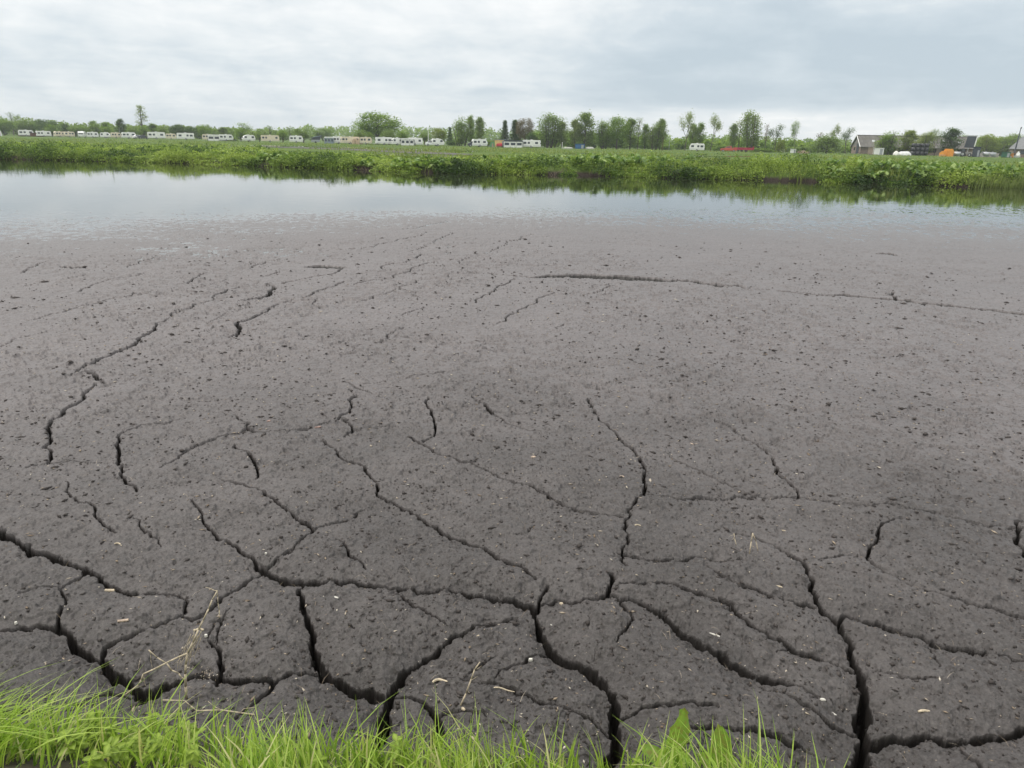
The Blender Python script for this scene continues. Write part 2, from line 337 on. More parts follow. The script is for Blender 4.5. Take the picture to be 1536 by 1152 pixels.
def build_mud():
    fr = 720.0; k = .42
    r = 1.55; rs = []
    while r < 46: rs.append(r); r += k*(r*r+CAM_Z**2)/(CAM_Z*fr)
    r_ = np.array(rs)
    A = np.arange(R(-49), R(49), .00092)
    ext = R(49)+np.cumsum(np.linspace(.004, .05, 24)); A = np.concatenate([-ext[::-1], A, ext])
    r_ = np.concatenate([[.3, .8, 1.2], r_, [50, 56, 64]])
    RR, AA = np.meshgrid(r_, A, indexing='ij')
    X = (RR*np.sin(AA)).astype(np.float32); Y = (RR*np.cos(AA)).astype(np.float32)
    nr, na = X.shape
    # polylines -> world, jagged
    rg = random.Random(5)
    segs = []
    for c in CR:
        p = [(gp(a, b, MUD_Z), w) for a, b, w in c]
        q = []; hx = abs(c[-1][0]-c[0][0]); hf = hx/math.hypot(hx, c[-1][1]-c[0][1]+1e-6); hf = max(0, hf-.35)/.65
        for (P, w) in p:
            sl_ = math.sqrt(P.x**2+P.y**2+CAM_Z**2); wf = 1+hf*max(0, min(2.4, .45*sl_/CAM_Z)-1); w = w if w < 10 else 10+(w-10)*.55; ws_ = w+(.9 if sl_ < 7.5 else .4)*(w < 3.3); ws_ = ws_ if (sl_ < 4 or ws_ < 3.6 or hf > .8) else 3.3+(ws_-3.3)*.5; ws_ *= 1+.15*hf*(sl_ < 4.6)+.22*max(0, min(1, (4.5-sl_)/.8)); wf = 1 if w < 2.6 and sl_ > 6 else wf; q.append((P.x, P.y, max(ws_, .8)*sl_/F*wf*(1 if sl_ < 6 else max(.9, 1-(sl_-6)*.05))))
        q = [(x, y, w*(.35 if (i in (0, len(q)-1) and w < .012) else 1)) for i, (x, y, w) in enumerate(q)]
        for it in range(4):
            n = [q[0]]
            for a, b in zip(q, q[1:]):
                L = math.hypot(a[0]-b[0], a[1]-b[1]); rr = math.hypot(a[0], a[1])
                if L > .02*max(1, rr/3):
                    amp = L*(.10 if it else .07); nx, ny = -(b[1]-a[1])/L, (b[0]-a[0])/L; d = rg.gauss(0, amp)
                    n.append(((a[0]+b[0])/2+nx*d, (a[1]+b[1])/2+ny*d, (a[2]+b[2])/2*rg.uniform(.8, 1.2)))
                n.append(b)
            q = n
        segs += list(zip(q, q[1:]))
    Qm = np.full((nr, na), 9.0, np.float32); Wm = np.zeros((nr, na), np.float32); Sh = np.zeros((nr, na), np.float32); Sh2 = np.zeros((nr, na), np.float32)
    for (a, b) in segs:
        w = max(a[2], b[2]); mg = 7.0*w+.06
        ra = math.hypot(a[0], a[1]); rb = math.hypot(b[0], b[1])
        i0, i1 = np.searchsorted(r_, [min(ra, rb)-mg, max(ra, rb)+mg])
        ta = math.atan2(a[0], a[1]); tb = math.atan2(b[0], b[1]); am = mg/max(.5, min(ra, rb)-mg)
        j0, j1 = np.searchsorted(A, [min(ta, tb)-am, max(ta, tb)+am])
        if i1 <= i0 or j1 <= j0: continue
        x = X[i0:i1, j0:j1]; y = Y[i0:i1, j0:j1]
        dx, dy = b[0]-a[0], b[1]-a[1]; L2 = dx*dx+dy*dy+1e-9
        t = np.clip(((x-a[0])*dx+(y-a[1])*dy)/L2, 0, 1)
        d = np.hypot(x-(a[0]+t*dx), y-(a[1]+t*dy)); ww = a[2]+(b[2]-a[2])*t
        q = d/(ww*.5)
        s = Qm[i0:i1, j0:j1]; m = q < s; s[m] = q[m]; Wm[i0:i1, j0:j1][m] = ww[m]
        sh = ww*np.exp(-(np.maximum(d-ww*.5, 0)/(1.9*ww+.005))**1.25); S = Sh[i0:i1, j0:j1]; np.maximum(S, sh, out=S); S = Sh2[i0:i1, j0:j1]; np.maximum(S, ww*np.exp(-d/(2.6*ww+.025)), out=S)
    RRf = RR.astype(np.float32)
    # jag the crack walls
    jag = (fbm(X, Y, .11, 5, 40, .62)-.5)*1.2*(1-.85*ss(RRf, 6, 9.5)) + (fbm(X, Y, .022, 2, 46)-.5)*.7*(1-ss(RRf, 4, 7))
    Qj = Qm + jag*np.clip((Wm-.004)/.018, .12, 1)
    dep = np.clip(Wm*4.5, .06, .5)
    z = np.full((nr, na), MUD_Z, np.float32)
    dry = 1-ss(RRf, 13, 23)
    z += (fbm(X, Y, 2.6, 3, 1)-.5)*(.008+.06*dry) + (fbm(X, Y, .55, 3, 9)-.5)*(.008+.018*dry)
    z += (fbm(X, Y, .09, 4, 17, .6)-.5)*.020
    near = 1-ss(RRf, 5, 11)
    z += (fbm(X, Y, .022, 3, 23, .65)-.5)*.011*near
    patch = ss(fbm(X, Y, 1.7, 3, 60), .36, .62)
    wetv = ss(RRf, 12, 30)
    # clods, crumbs and pits left by drying
    st = lambda v, a=.02, b=.30: ss(v, a, b)
    mid = ss(RRf, 3, 8); wetf = 1-.45*ss(RRf, 14, 24)
    def blot(sc, lo, seed, o=3, g=.6): return ss(fbm(X, Y, sc, o, seed, g), lo, lo+.045)
    z -= blot(.085, .645, 201)*.012*(.3+.7*patch)*wetf*(.45+1.0*mid)
    z -= blot(.045, .665, 211)*.008*wetf
    z += blot(.14, .65, 221)*(.011+.009*mid)*(.3+.7*patch)*wetf
    z += blot(.06, .665, 231)*.008*wetf
    z -= blot(.26, .67, 241, 4)*.022*mid*patch*wetf
    z += st(lumps(X, Y, .28, .5, 191, .05, .16, 2.4))*.022*patch*mid*wetf
    z -= st(lumps(X, Y, .20, .5, 196, .04, .16, 2.4))*.018*mid*patch*wetf
    z += st(lumps(X, Y, .075, .45, 131, .08, .30, 1.2))*.006*near
    z += st(lumps(X, Y, .034, .4, 141, .15, .4, 1.0))*.0035*near
    z += (fbm(X, Y, .011, 2, 29, .6)-.5)*.0075*(1-ss(RRf, 4, 7))
    z += (fbm(X, Y, .9, 2, 39)-.5)*.09*(1-ss(RRf, 4, 7))
    # sagging shoulders beside the cracks, then the crack itself
    farf = 1-.93*ss(RRf, 3.3, 5.2); z -= np.minimum(Sh, .05)*.95*(.6+.8*vn(X, Y, .25, 33))*farf + np.minimum(Sh2, .05)*1.0*farf
    # level: falls gently to the water
    eb = np.interp(AA.ravel(), [R(-50), R(-35), 0, R(35), R(50)], [26, 27, 32, 38, 42]).reshape(nr, na).astype(np.float32)
    eb = eb + (fbm(X, Y, 6.0, 3, 77)-.5)*5
    z -= (MUD_Z-.006)*ss(Y, eb-20, eb-6) + .024*ss(Y, eb-9, eb+4) + .35*ss(Y, eb+2, eb+20)
    led = np.clip((Wm-.012)/.02, 0, 1)*(1-ss(RRf, 5, 8))*(.25+.5*vn(X, Y, .09, 83)); wn = (fbm(X, Y, .03, 3, 84)-.5)*.9
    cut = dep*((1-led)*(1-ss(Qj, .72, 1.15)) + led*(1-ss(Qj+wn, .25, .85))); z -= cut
    fl = (1-ss(Qj, .3, .8))
    z += fl*(fbm(X, Y, .03, 2, 88)-.5)*.05*np.clip(Wm/.03, 0, 1)*near
    # under the photographer's bank
    z -= .0
    V = np.stack([X, Y, z], -1).reshape(-1, 3)
    idx = np.arange(nr*na).reshape(nr, na)
    Q = np.stack([idx[:-1, :-1], idx[:-1, 1:], idx[1:, 1:], idx[1:, :-1]], -1).reshape(-1, 4)[:, ::-1]
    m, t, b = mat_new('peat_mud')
    geo = t.new('ShaderNodeNewGeometry').outputs['Position']
    dist = t.new('ShaderNodeVectorMath', operation='LENGTH'); t.l.new(geo, dist.inputs[0]); distv = dist.outputs['Value']
    n1 = t.noise(geo, .8, 5, .6); n2 = t.noise(geo, 14, 6, .65); n3 = t.noise(geo, 140, 4, .7)
    c = t.mix(t.mr(n1, .35, .68), (.042, .0365, .0352), (.071, .0625, .0605))
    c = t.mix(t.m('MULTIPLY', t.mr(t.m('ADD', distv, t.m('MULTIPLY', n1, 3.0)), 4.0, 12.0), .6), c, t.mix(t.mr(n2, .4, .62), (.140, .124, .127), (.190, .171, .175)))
    n6 = t.noise(geo, 48, 5, .7)
    c = t.mix(t.m('MULTIPLY', t.mr(n2, .50, .66), .55), c, (.024, .0205, .0195))
    c = t.mix(t.m('MULTIPLY', t.mr(n6, .54, .64), .55), c, (.016, .0135, .0125))
    c = t.mix(t.m('MULTIPLY', t.mr(n6, .46, .38), .35), c, (.12, .11, .105))
    c = t.mix(t.m('MULTIPLY', t.mr(n3, .60, .72), .5), c, (.11, .096, .085))
    wa = t.new('ShaderNodeAttribute', attribute_name='tint').outputs['Fac']      # 0 dry crust .. 1 soaked near the pool
    n4 = t.noise(t.vm('MULTIPLY', geo, (.5, 1.0, 1)), .5, 4, .6); n5 = t.noise(t.vm('MULTIPLY', geo, (1, .6, 1)), 4.6, 5, .75)
    lim = t.m('SUBTRACT', .680, t.m('MULTIPLY', t.m('ADD', wa, t.m('MULTIPLY', t.m('SUBTRACT', n4, .5), .8)), .38))     # standing film of water in the hollows
    film = t.m('MULTIPLY', t.mr(n5, lim, t.m('ADD', lim, .07)), t.mr(wa, .03, .25), clamp=True)
    cu = t.new('ShaderNodeAttribute', attribute_name='cut').outputs['Fac']       # depth mask for the painted crack shade
    c = t.mix(t.mr(t.m('ADD', cu, t.m('MULTIPLY', t.m('SUBTRACT', n2, .5), .02)), .010, .045), c, (.017, .014, .0125))       # crack shade painted into the colour, along with the darker moist peat
    damp = t.m('MULTIPLY', wa, .6)
    c = t.mix(t.m('MAXIMUM', t.m('MULTIPLY', damp, .5), film), c, (.030, .027, .026))
    t.put(b.inputs['Base Color'], c)
    t.put(b.inputs['Roughness'], t.mix(film, t.mr(damp, 0, .6, .52, .27), .05))
    b.inputs['Specular IOR Level'].default_value = .5
    bp = t.new('ShaderNodeBump'); t.put(bp.inputs['Strength'], t.m('MULTIPLY', t.mr(distv, 3.0, 11.0, .9, .14), t.m('SUBTRACT', 1.0, film))); bp.inputs['Distance'].default_value = .006
    hgt = t.m('ADD', t.m('MULTIPLY', t.noise(geo, 90, 5, .7), 1.0), t.m('MULTIPLY', t.noise(geo, 330, 3, .7), .35))
    t.put(bp.inputs['Height'], hgt); t.l.new(bp.outputs[0], b.inputs['Normal'])
    wb = np.interp(AA.ravel(), [R(-50), R(-35), R(-15), 0, R(15), R(30), R(50)], [23, 24, 30, 33, 32, 30, 28]).reshape(nr, na)+(fbm(X, Y, 7, 3, 79)-.5)*6; wetattr = ss(Y, wb-17, wb+4).ravel()
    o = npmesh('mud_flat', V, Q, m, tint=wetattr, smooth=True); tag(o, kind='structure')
    ca = o.data.attributes.new('cut', 'FLOAT', 'POINT'); cut = cut + np.minimum(Sh, .05)*.45*farf; ca.data.foreach_set('value', cut.astype(np.float32).ravel())  # sagging shoulders take part of the painted crack shade too
    return X, Y, z, r_, A, Qm
MX, MY, MZ, MR, MA, MQ = build_mud()
def mud_h(x, y):
    i = min(max(int(np.searchsorted(MR, math.hypot(x, y))), 0), len(MR)-1); j = min(max(int(np.searchsorted(MA, math.atan2(x, y))), 0), len(MA)-1)
    return float(MZ[i, j]), float(MQ[i, j])
def mud_hv(x, y):
    i = np.clip(np.searchsorted(MR, np.hypot(x, y)), 0, len(MR)-1); j = np.clip(np.searchsorted(MA, np.arctan2(x, y)), 0, len(MA)-1)
    return MZ[i, j], MQ[i, j]
# ============================================================ FAR SHORE, WATER, FIELD
SHORE = [(-560, 230), (-300, 233), (0, 238.5), (90, 240.5), (180, 242.5), (300, 246), (400, 249.5), (500, 253.5), (600, 258), (700, 260.5), (800, 262), (900, 264), (1000, 267), (1100, 269.5),
         (1200, 272), (1250, 274), (1350, 276.5), (1400, 278), (1450, 280.5), (1536, 282), (1750, 287), (2000, 293)]
SP = np.array([tuple(gp(a, b, 0))[:2] for a, b in SHORE])
SANG = np.arctan2(SP[:, 0], SP[:, 1]); SR = np.hypot(SP[:, 0], SP[:, 1])
def shore_r(a): return np.interp(a, SANG, SR)
FIELD_Z = .65
def build_field():
    A = np.linspace(SANG[0], SANG[-1], 420); r0 = shore_r(A)
    r0 = r0 + (fbm(A*60, A*0, 1.2, 3, 4)-.5)*1.2
    prof = [(-1.5, -.6), (-.15, -.06), (.0, .06), (.25, .26), (.7, .44), (1.6, .60), (4, .65), (12, .65), (30, .65), (60, .65), (110, .65), (180, .65), (300, .65), (600, .65), (1400, .65), (7000, .65)]
    V = []
    for d, z in prof:
        rr = r0+d; zz = np.full_like(rr, z)
        if 0 <= d <= 12: zz = zz + (fbm(A*50, A*0+d, .9, 3, 8)-.5)*.22*(1 if d < 5 else .4)
        V.append(np.stack([rr*np.sin(A), rr*np.cos(A), zz], -1))
    V = np.array(V); n = len(A); idx = np.arange(len(prof)*n).reshape(len(prof), n)
    Q = np.stack([idx[:-1, :-1], idx[:-1, 1:], idx[1:, 1:], idx[1:, :-1]], -1).reshape(-1, 4)[:, ::-1]
    m, t, b = mat_new('meadow')
    geo = t.new('ShaderNodeNewGeometry').outputs['Position']
    sp = t.new('ShaderNodeSeparateXYZ'); t.l.new(geo, sp.inputs[0])
    n1 = t.noise(t.vm('MULTIPLY', geo, (.25, 1, 1)), .06, 6, .6); n2 = t.noise(geo, .9, 6, .65)
    c = t.mix(t.mr(n1, .35, .65), (.06, .105, .020), (.10, .15, .030))
    c = t.mix(t.m('MULTIPLY', t.mr(n2, .5, .75), .5), c, (.035, .06, .018))
    d = t.mr(t.m('ADD', sp.outputs[2], t.m('MULTIPLY', n2, .3)), .30, .55)
    c = t.mix(d, (.035, .027, .022), c)
    t.put(b.inputs['Base Color'], c); b.inputs['Roughness'].default_value = .9; b.inputs['Specular IOR Level'].default_value = .15
    bp = t.new('ShaderNodeBump'); bp.inputs['Strength'].default_value = .8; bp.inputs['Distance'].default_value = .15
    t.put(bp.inputs['Height'], t.noise(geo, 6, 5, .7)); t.l.new(bp.outputs[0], b.inputs['Normal'])
    tag(npmesh('field_ground', V.reshape(-1, 3), Q, m, smooth=True), kind='structure')
build_field()
def build_water():
    m, t, b = mat_new('pool_water')
    geo = t.new('ShaderNodeNewGeometry').outputs['Position']
    b.inputs['Base Color'].default_value = (.022, .022, .016, 1); b.inputs['Roughness'].default_value = .015; b.inputs['IOR'].default_value = 1.33
    b.inputs['Specular IOR Level'].default_value = 1.0
    bp = t.new('ShaderNodeBump'); bp.inputs['Strength'].default_value = .10; bp.inputs['Distance'].default_value = .03
    t.put(bp.inputs['Height'], t.m('ADD', t.noise(t.vm('MULTIPLY', geo, (.6, 1, 1)), 2.2, 3, .5), t.m('MULTIPLY', t.noise(geo, .35, 2, .5), 1.0))); t.l.new(bp.outputs[0], b.inputs['Normal'])
    A = np.linspace(SANG[0], SANG[-1], 90); V = []
    for k in (0, 1): V.append(np.stack([(16 if k == 0 else (shore_r(A)+1.2))*np.sin(A), (16 if k == 0 else (shore_r(A)+1.2))*np.cos(A), np.zeros_like(A)], -1))
    V = np.array(V); n = len(A); idx = np.arange(2*n).reshape(2, n)
    Q = np.stack([idx[:-1, :-1], idx[:-1, 1:], idx[1:, 1:], idx[1:, :-1]], -1).reshape(-1, 4)[:, ::-1]
    tag(npmesh('pool_water', V.reshape(-1, 3), Q, m), kind='structure')
    m2, t, b = mat_new('ditch_water'); b.inputs['Base Color'].default_value = (.02, .022, .018, 1); b.inputs['Roughness'].default_value = .03; b.inputs['IOR'].default_value = 1.33
    def strip(name, pts, mat, z):
        V = [tuple(gp(x, y0, z)) for x, y0, y1 in pts]+[tuple(gp(x, y1, z)) for x, y0, y1 in pts]
        n = len(pts); Q = [(i+n, i+n+1, i+1, i) for i in range(n-1)]
        tag(npmesh(name, V, [q[::-1] for q in Q], mat), kind='structure')
    z = FIELD_Z+.03
    strip('ditch_water', [(375, 217.6, 218.6), (440, 218.9, 219.9), (520, 220.9, 222.0), (600, 223.2, 224.4), (680, 225.8, 227), (716, 227, 227.6)], m2, z)
    strip('ditch_water', [(845, 229.8, 230.6), (900, 230.6, 232), (980, 232.2, 233.6), (1070, 233.8, 234.8), (1150, 235.0, 235.8), (1260, 236.6, 237.1)], m2, z)
    pm = flat('peat_spoil', (.075, .068, .064), .85, .3, 1.5)
    strip('peat_patch', [(300, 217.2, 217.8), (430, 220.3, 221.6), (520, 222.6, 225.0), (570, 224.5, 227.5), (620, 226.2, 230), (690, 230, 232.5), (710, 231, 232)], pm, z)
    strip('peat_patch', [(560, 229.4, 231.8), (600, 231.5, 234.5), (650, 233, 235.5), (690, 234, 235.2)], pm, z)
    strip('peat_patch', [(770, 236, 236.6), (800, 235.8, 237.8), (840, 236.4, 238.4), (862, 237.2, 237.8)], pm, z)
build_water()
# ============================================================ VEGETATION BUILDERS
class Leaves:
    """collects quads / blades as numpy chunks, builds one mesh"""
    def __init__(s): s.V = []; s.Q = []; s.T = []; s.n = 0
    def add(s, V, Q, T): s.V.append(V.reshape(-1, 3)); s.Q.append(Q.reshape(-1, 4)+s.n); s.T.append(T.ravel()); s.n += V.reshape(-1, 3).shape[0]
    def build(s, name, mat, parent=None): return npmesh(name, np.concatenate(s.V), np.concatenate(s.Q), mat, parent, np.concatenate(s.T))
def unit(v): return v/(np.linalg.norm(v, axis=-1, keepdims=True)+1e-9)
def scatter_leaves(L, P, size, tint, asp=.55, up=.35, rng=RNG):
    """leaf-shaped (kite) quads at points P"""
    n = len(P); a = unit(rng.normal(size=(n, 3))+np.array([0, 0, -.1])); nn = unit(rng.normal(size=(n, 3))+np.array([0, 0, up*3]))
    a = unit(np.cross(nn, a)); b = np.cross(nn, a)
    sz = (np.asarray(size)*np.ones(n))[:, None]
    V = np.stack([P-a*sz*.5, P-b*sz*asp*.5+a*sz*.05, P+a*sz*.5-nn*sz*.12, P+b*sz*asp*.5+a*sz*.05], 1)
    L.add(V, np.arange(n*4).reshape(n, 4), np.repeat(tint, 4))
def blades(L, P, h, w, lean, tint, segs=4, curve=.5, rng=RNG, twist=.25):
    """P roots (n,3); lean (n,2) horizontal direction * amount"""
    n = len(P); h = np.asarray(h)*np.ones(n); w = np.asarray(w)*np.ones(n)
    ln = np.linalg.norm(lean, axis=1, keepdims=True)+1e-6; d = lean/ln
    ang = rng.uniform(0, 6.283, n); s0 = np.stack([np.cos(ang), np.sin(ang)], -1)
    V = np.zeros((n, segs+1, 2, 3))
    for i in range(segs+1):
        t = i/segs
        off = lean*(h[:, None]*(t*.35+curve*t*t*1.3)); z = h*(t-.30*ln[:, 0]*t*t*t*curve*2)
        c = np.stack([P[:, 0]+off[:, 0], P[:, 1]+off[:, 1], P[:, 2]+z], -1)
        ww = w*(1-t**1.8)*(.55+.9*min(t*3, 1)*.5)+.0003
        sd = np.stack([s0[:, 0]*ww/2, s0[:, 1]*ww/2, 0*ww], -1)
        V[:, i, 0] = c-sd; V[:, i, 1] = c+sd
    base = (np.arange(n)*(segs+1)*2)[:, None]; k = np.arange(segs)*2
    Q = np.stack([base+k, base+k+1, base+k+3, base+k+2], -1)
    L.add(V, Q, np.repeat(tint, (segs+1)*2))
# ---- near bank: soil, grass, weeds
EDGE = [(-700, 1050), (-200, 1075), (0, 1086), (60, 1092), (150, 1098), (300, 1112), (450, 1124), (600, 1130), (760, 1136), (880, 1150), (960, 1156), (1060, 1154), (1140, 1164), (1200, 1215), (1400, 1330), (1700, 1420)]
EP = np.array([tuple(gp(a, b, .02))[:2] for a, b in EDGE])
def edge_y(x): return np.interp(x, EP[:, 0], EP[:, 1])
def bank_z(x, y): d = edge_y(x)-y; return np.clip(np.tanh(np.maximum(d, -.3)*.9)*.72, -.3, .72)+(fbm(x, y, .12, 3, 300)-.5)*.04
def build_bank():
    xs = np.linspace(-7, 6, 260); ds = np.concatenate([[-.12, -.05], np.linspace(0, 1.6, 50), [2.4, 4, 8, 20]])
    V = []
    for d in ds:
        y = edge_y(xs)-d; z = bank_z(xs, y); z = np.where(d < 0, z-.03, z); V.append(np.stack([xs, y, z], -1))
    V = np.array(V); n = len(xs); idx = np.arange(len(ds)*n).reshape(len(ds), n)
    Q = np.stack([idx[:-1, :-1], idx[:-1, 1:], idx[1:, 1:], idx[1:, :-1]], -1).reshape(-1, 4)
    tag(npmesh('bank_ground', V.reshape(-1, 3), Q, flat('bank_soil', (.045, .038, .028), .9, .35, 9), smooth=True), kind='structure')
    gm = leafmat('grass_blade', [(.09, .17, .025), (.19, .31, .04), (.31, .46, .065), (.44, .57, .12), (.56, .53, .28)], .5, .42, .35)
    L = Leaves(); rng = np.random.default_rng(3)
    def field(n, x0, x1, dfun, hl, hh, wl, wh, lean, cv, tl, th, clump=.16):
        x = rng.uniform(x0, x1, n); d = dfun(n); y = edge_y(x)-d; z = bank_z(x, y)-.01
        cl = fbm(x, y, clump, 2, 55); g0 = gp(90, 1110, .08).x; g1 = gp(295, 1110, .08).x; keep = rng.uniform(0, 1, n) < (.15+1.5*ss(cl, .38, .62))*np.where((x > g0) & (x < g1), .5, 1)
        x, y, z, cl = x[keep], y[keep], z[keep], cl[keep]; m = len(x)
        h = rng.uniform(hl, hh, m)*(.6+.8*cl); a = rng.uniform(0, 6.283, m)
        # clumps lean together
        ca = fbm(x, y, .25, 2, 66)*14; k = .5
        ln = np.stack([np.cos(a)*(1-k)+np.cos(ca)*k, np.sin(a)*(1-k)+np.sin(ca)*k+.25], -1)*rng.uniform(.15, 1, m)[:, None]*lean
        t = np.clip(rng.normal((tl+th)/2, (th-tl)/3, m), 0, .82); t = np.where(rng.uniform(0, 1, m) < .10, .97, t)
        blades(L, np.stack([x, y, z], -1), h, rng.uniform(wl, wh, m), ln, t, 4, cv, rng)
    field(7800, -3.6, 2.2, lambda n: rng.beta(1.1, 1.6, n)*1.05+.03, .06, .21, .0055, .0135, 1.3, .65, .15, .85)
    field(4000, -3.6, 2.0, lambda n: rng.beta(1.2, 2.2, n)*.6, .04, .11, .004, .009, 1.4, .7, .1, .7)
    field(420, -2.6, 1.4, lambda n: rng.uniform(0, .5, n), .17, .28, .005, .009, .9, .6, .35, .8)
    # long arching tussock at the left, combed to the right
    n = 420; cx = gp(-20, 1125, .15); x = cx.x-.15+rng.normal(0, .2, n); y = cx.y+rng.normal(0, .09, n)-.05
    ln = np.stack([rng.normal(.75, .35, n), rng.normal(.15, .3, n)], -1)
    blades(L, np.stack([x, y, bank_z(x, y)-.01], -1), rng.uniform(.16, .34, n), rng.uniform(.006, .012, n), ln, np.clip(rng.normal(.6, .15, n), 0, .85), 6, .55, rng)
    # single taller shoots the photo shows in front of the mud
    for (px, py, h, n, lx) in ((345, 1120, .36, 7, .35), (330, 1130, .30, 8, .1), (205, 1120, .26, 7, .5), (560, 1140, .24, 8, .3), (690, 1140, .26, 6, .3), (770, 1145, .30, 7, -.1), (850, 1150, .24, 6, .2), (955, 1150, .2, 6, -.6),
                               (1120, 1158, .24, 6, 0), (1165, 1160, .22, 5, .3), (480, 1135, .26, 7, .2), (420, 1125, .22, 6, .3), (905, 1156, .26, 6, -.5), (640, 1140, .2, 6, .3), (60, 1090, .3, 8, .5), (130, 1100, .3, 8, .6)):
        c = gp(px, py, .06); x = c.x+rng.normal(0, .022, n); y = c.y+rng.normal(0, .015, n)
        blades(L, np.stack([x, y, bank_z(x, y)-.01], -1), rng.uniform(.6, 1, n)*h, rng.uniform(.004, .007, n), np.stack([rng.normal(lx, .2, n), rng.normal(.05, .15, n)], -1), np.clip(rng.normal(.6, .15, n), 0, .8), 6, .35, rng)
    tag(L.build('bank_grass', gm), 'bright green long grass blades along the near bank at the bottom', 'grass', kind='stuff')
build_bank()
WEED = leafmat('weed_leaf', [(.12, .18, .02), (.20, .29, .035), (.30, .40, .06)], .35, .5, .3)
STEM = flat('green_stem', (.16, .22, .06), .6)
def ovate(L, base, dirn, up, ln, wd, tint, fold=.2, wav=0.0, n=6, droop=.2, rng=random):
    """a leaf blade as a strip of quads either side of a midrib"""
    d = Vector(dirn).normalized(); s = d.cross(Vector(up)).normalized(); nn = s.cross(d).normalized()
    rows = []
    for i in range(n+1):
        t = i/n; w = wd*.5*math.sin(math.pi*min(1, t**.85*.97+.03))**.62; c = Vector(base)+d*ln*t-Vector((0, 0, 1))*droop*ln*t*t
        wv = wav*ln*rng.uniform(-1, 1)
        rows.append([c-s*w*(1+wv*3)+nn*(fold*w+wv), c-s*w*.5+nn*(fold*w*.3), c, c+s*w*.5+nn*(fold*w*.3), c+s*w*(1-wv*2)+nn*(fold*w-wv)])
    V = np.array([[tuple(p) for p in r] for r in rows]); idx = np.arange((n+1)*5).reshape(n+1, 5)
    Q = np.stack([idx[:-1, :-1], idx[:-1, 1:], idx[1:, 1:], idx[1:, :-1]], -1).reshape(-1, 4)
    L.add(V, Q, np.clip(np.tile([tint-.1, tint, tint+.35, tint, tint-.1], n+1)+np.random.default_rng(int(ln*1e4)).normal(0, .1, (n+1)*5), 0, 1))
def weeds():
    rg = random.Random(21)
    protos = []
    for k in range(3):
        root = empty('weed_plant', (0, 0, -9)); L = Leaves(); h = .09+.03*k
        for lv in range(4):
            z = h*(.3+.7*lv/3); a0 = rg.uniform(0, 6.28)+lv*1.57
            for a in (a0, a0+math.pi, a0+1.5):
                ln = .052*(1.15-.12*lv)*rg.uniform(.8, 1.2); ovate(L, (0, 0, z), (math.cos(a), math.sin(a), .35), (0, 0, 1), ln, ln*.55, rg.uniform(.2, .9), .25, .01, 5, .35, rg)
        L.build('leaves', WEED, root)
        m = MB(); m.cyl((0, 0, -.03), (.004, 0, h), .0022, .0015, 6); m.build('stem', STEM, root); protos.append(root)
    n = 0
    for i in range(40):
        px = rg.choice([rg.uniform(70, 300), rg.uniform(120, 300), rg.uniform(100, 290)]); py = rg.uniform(1090, 1200)
        if i % 5 == 4: px = rg.uniform(-20, 700); py = rg.uniform(1125, 1180)
        if i > 38: px = rg.uniform(925, 990); py = rg.uniform(1150, 1175)
        c = gp(px, py, .10); z = float(bank_z(np.array([c.x]), np.array([c.y]))[0])
        o = copy_tree(protos[i % 3]); o.location = (c.x, c.y, z+rg.uniform(-.01, .06)); o.rotation_euler = (rg.uniform(-.4, .4), rg.uniform(-.4, .4), rg.uniform(0, 6.28)); s = rg.uniform(.45, .9); o.scale = (s, s, s)
        tag(o, 'small leafy green weed growing among the grass on the near bank', 'weed', 'leafy weeds in the near bank grass')
    for p in protos:
        for ch in list(p.children): bpy.data.objects.remove(ch)
        bpy.data.objects.remove(p)
    dm = leafmat('dock_leaf', [(.15, .27, .04), (.22, .37, .06), (.30, .45, .08)], .45, .45, .35, 60, (.26, .28, .07))
    for (px, py, h, wd, ax, lab) in ((1003, 1150, .26, .10, .22, 'large crinkled dock leaf standing upright above the near grass, the taller of the pair'), (1078, 1158, .19, .09, -.05, 'shorter broad dock leaf standing in the near grass right of the taller one')):
        c = gp(px, py, .02); z = float(bank_z(np.array([c.x]), np.array([c.y]))[0]); r = empty('dock_plant', (c.x, c.y, z)); L = Leaves()
        ovate(L, (0, 0, .03), (ax, .25, 1), (.25, -1, .2), h, wd, .6, .3, .045, 16, .06, rg); L.build('leaf', dm, r)
        L = Leaves(); ovate(L, (-.01, 0, .02), (-.7, .3, .6), (0, -.3, 1), h*.55, wd*.7, .5, .25, .02, 8, .2, rg); ovate(L, (.01, 0, .02), (.6, .1, .5), (0, -.3, 1), h*.4, wd*.6, .35, .25, .02, 8, .2, rg); L.build('lower_leaves', dm, r)
        m = MB(); m.cyl((0, 0, -.02), (ax*.03, 0, .05), .004, .003, 8); m.build('stem', STEM, r)
        tag(r, lab, 'dock plant')
weeds()
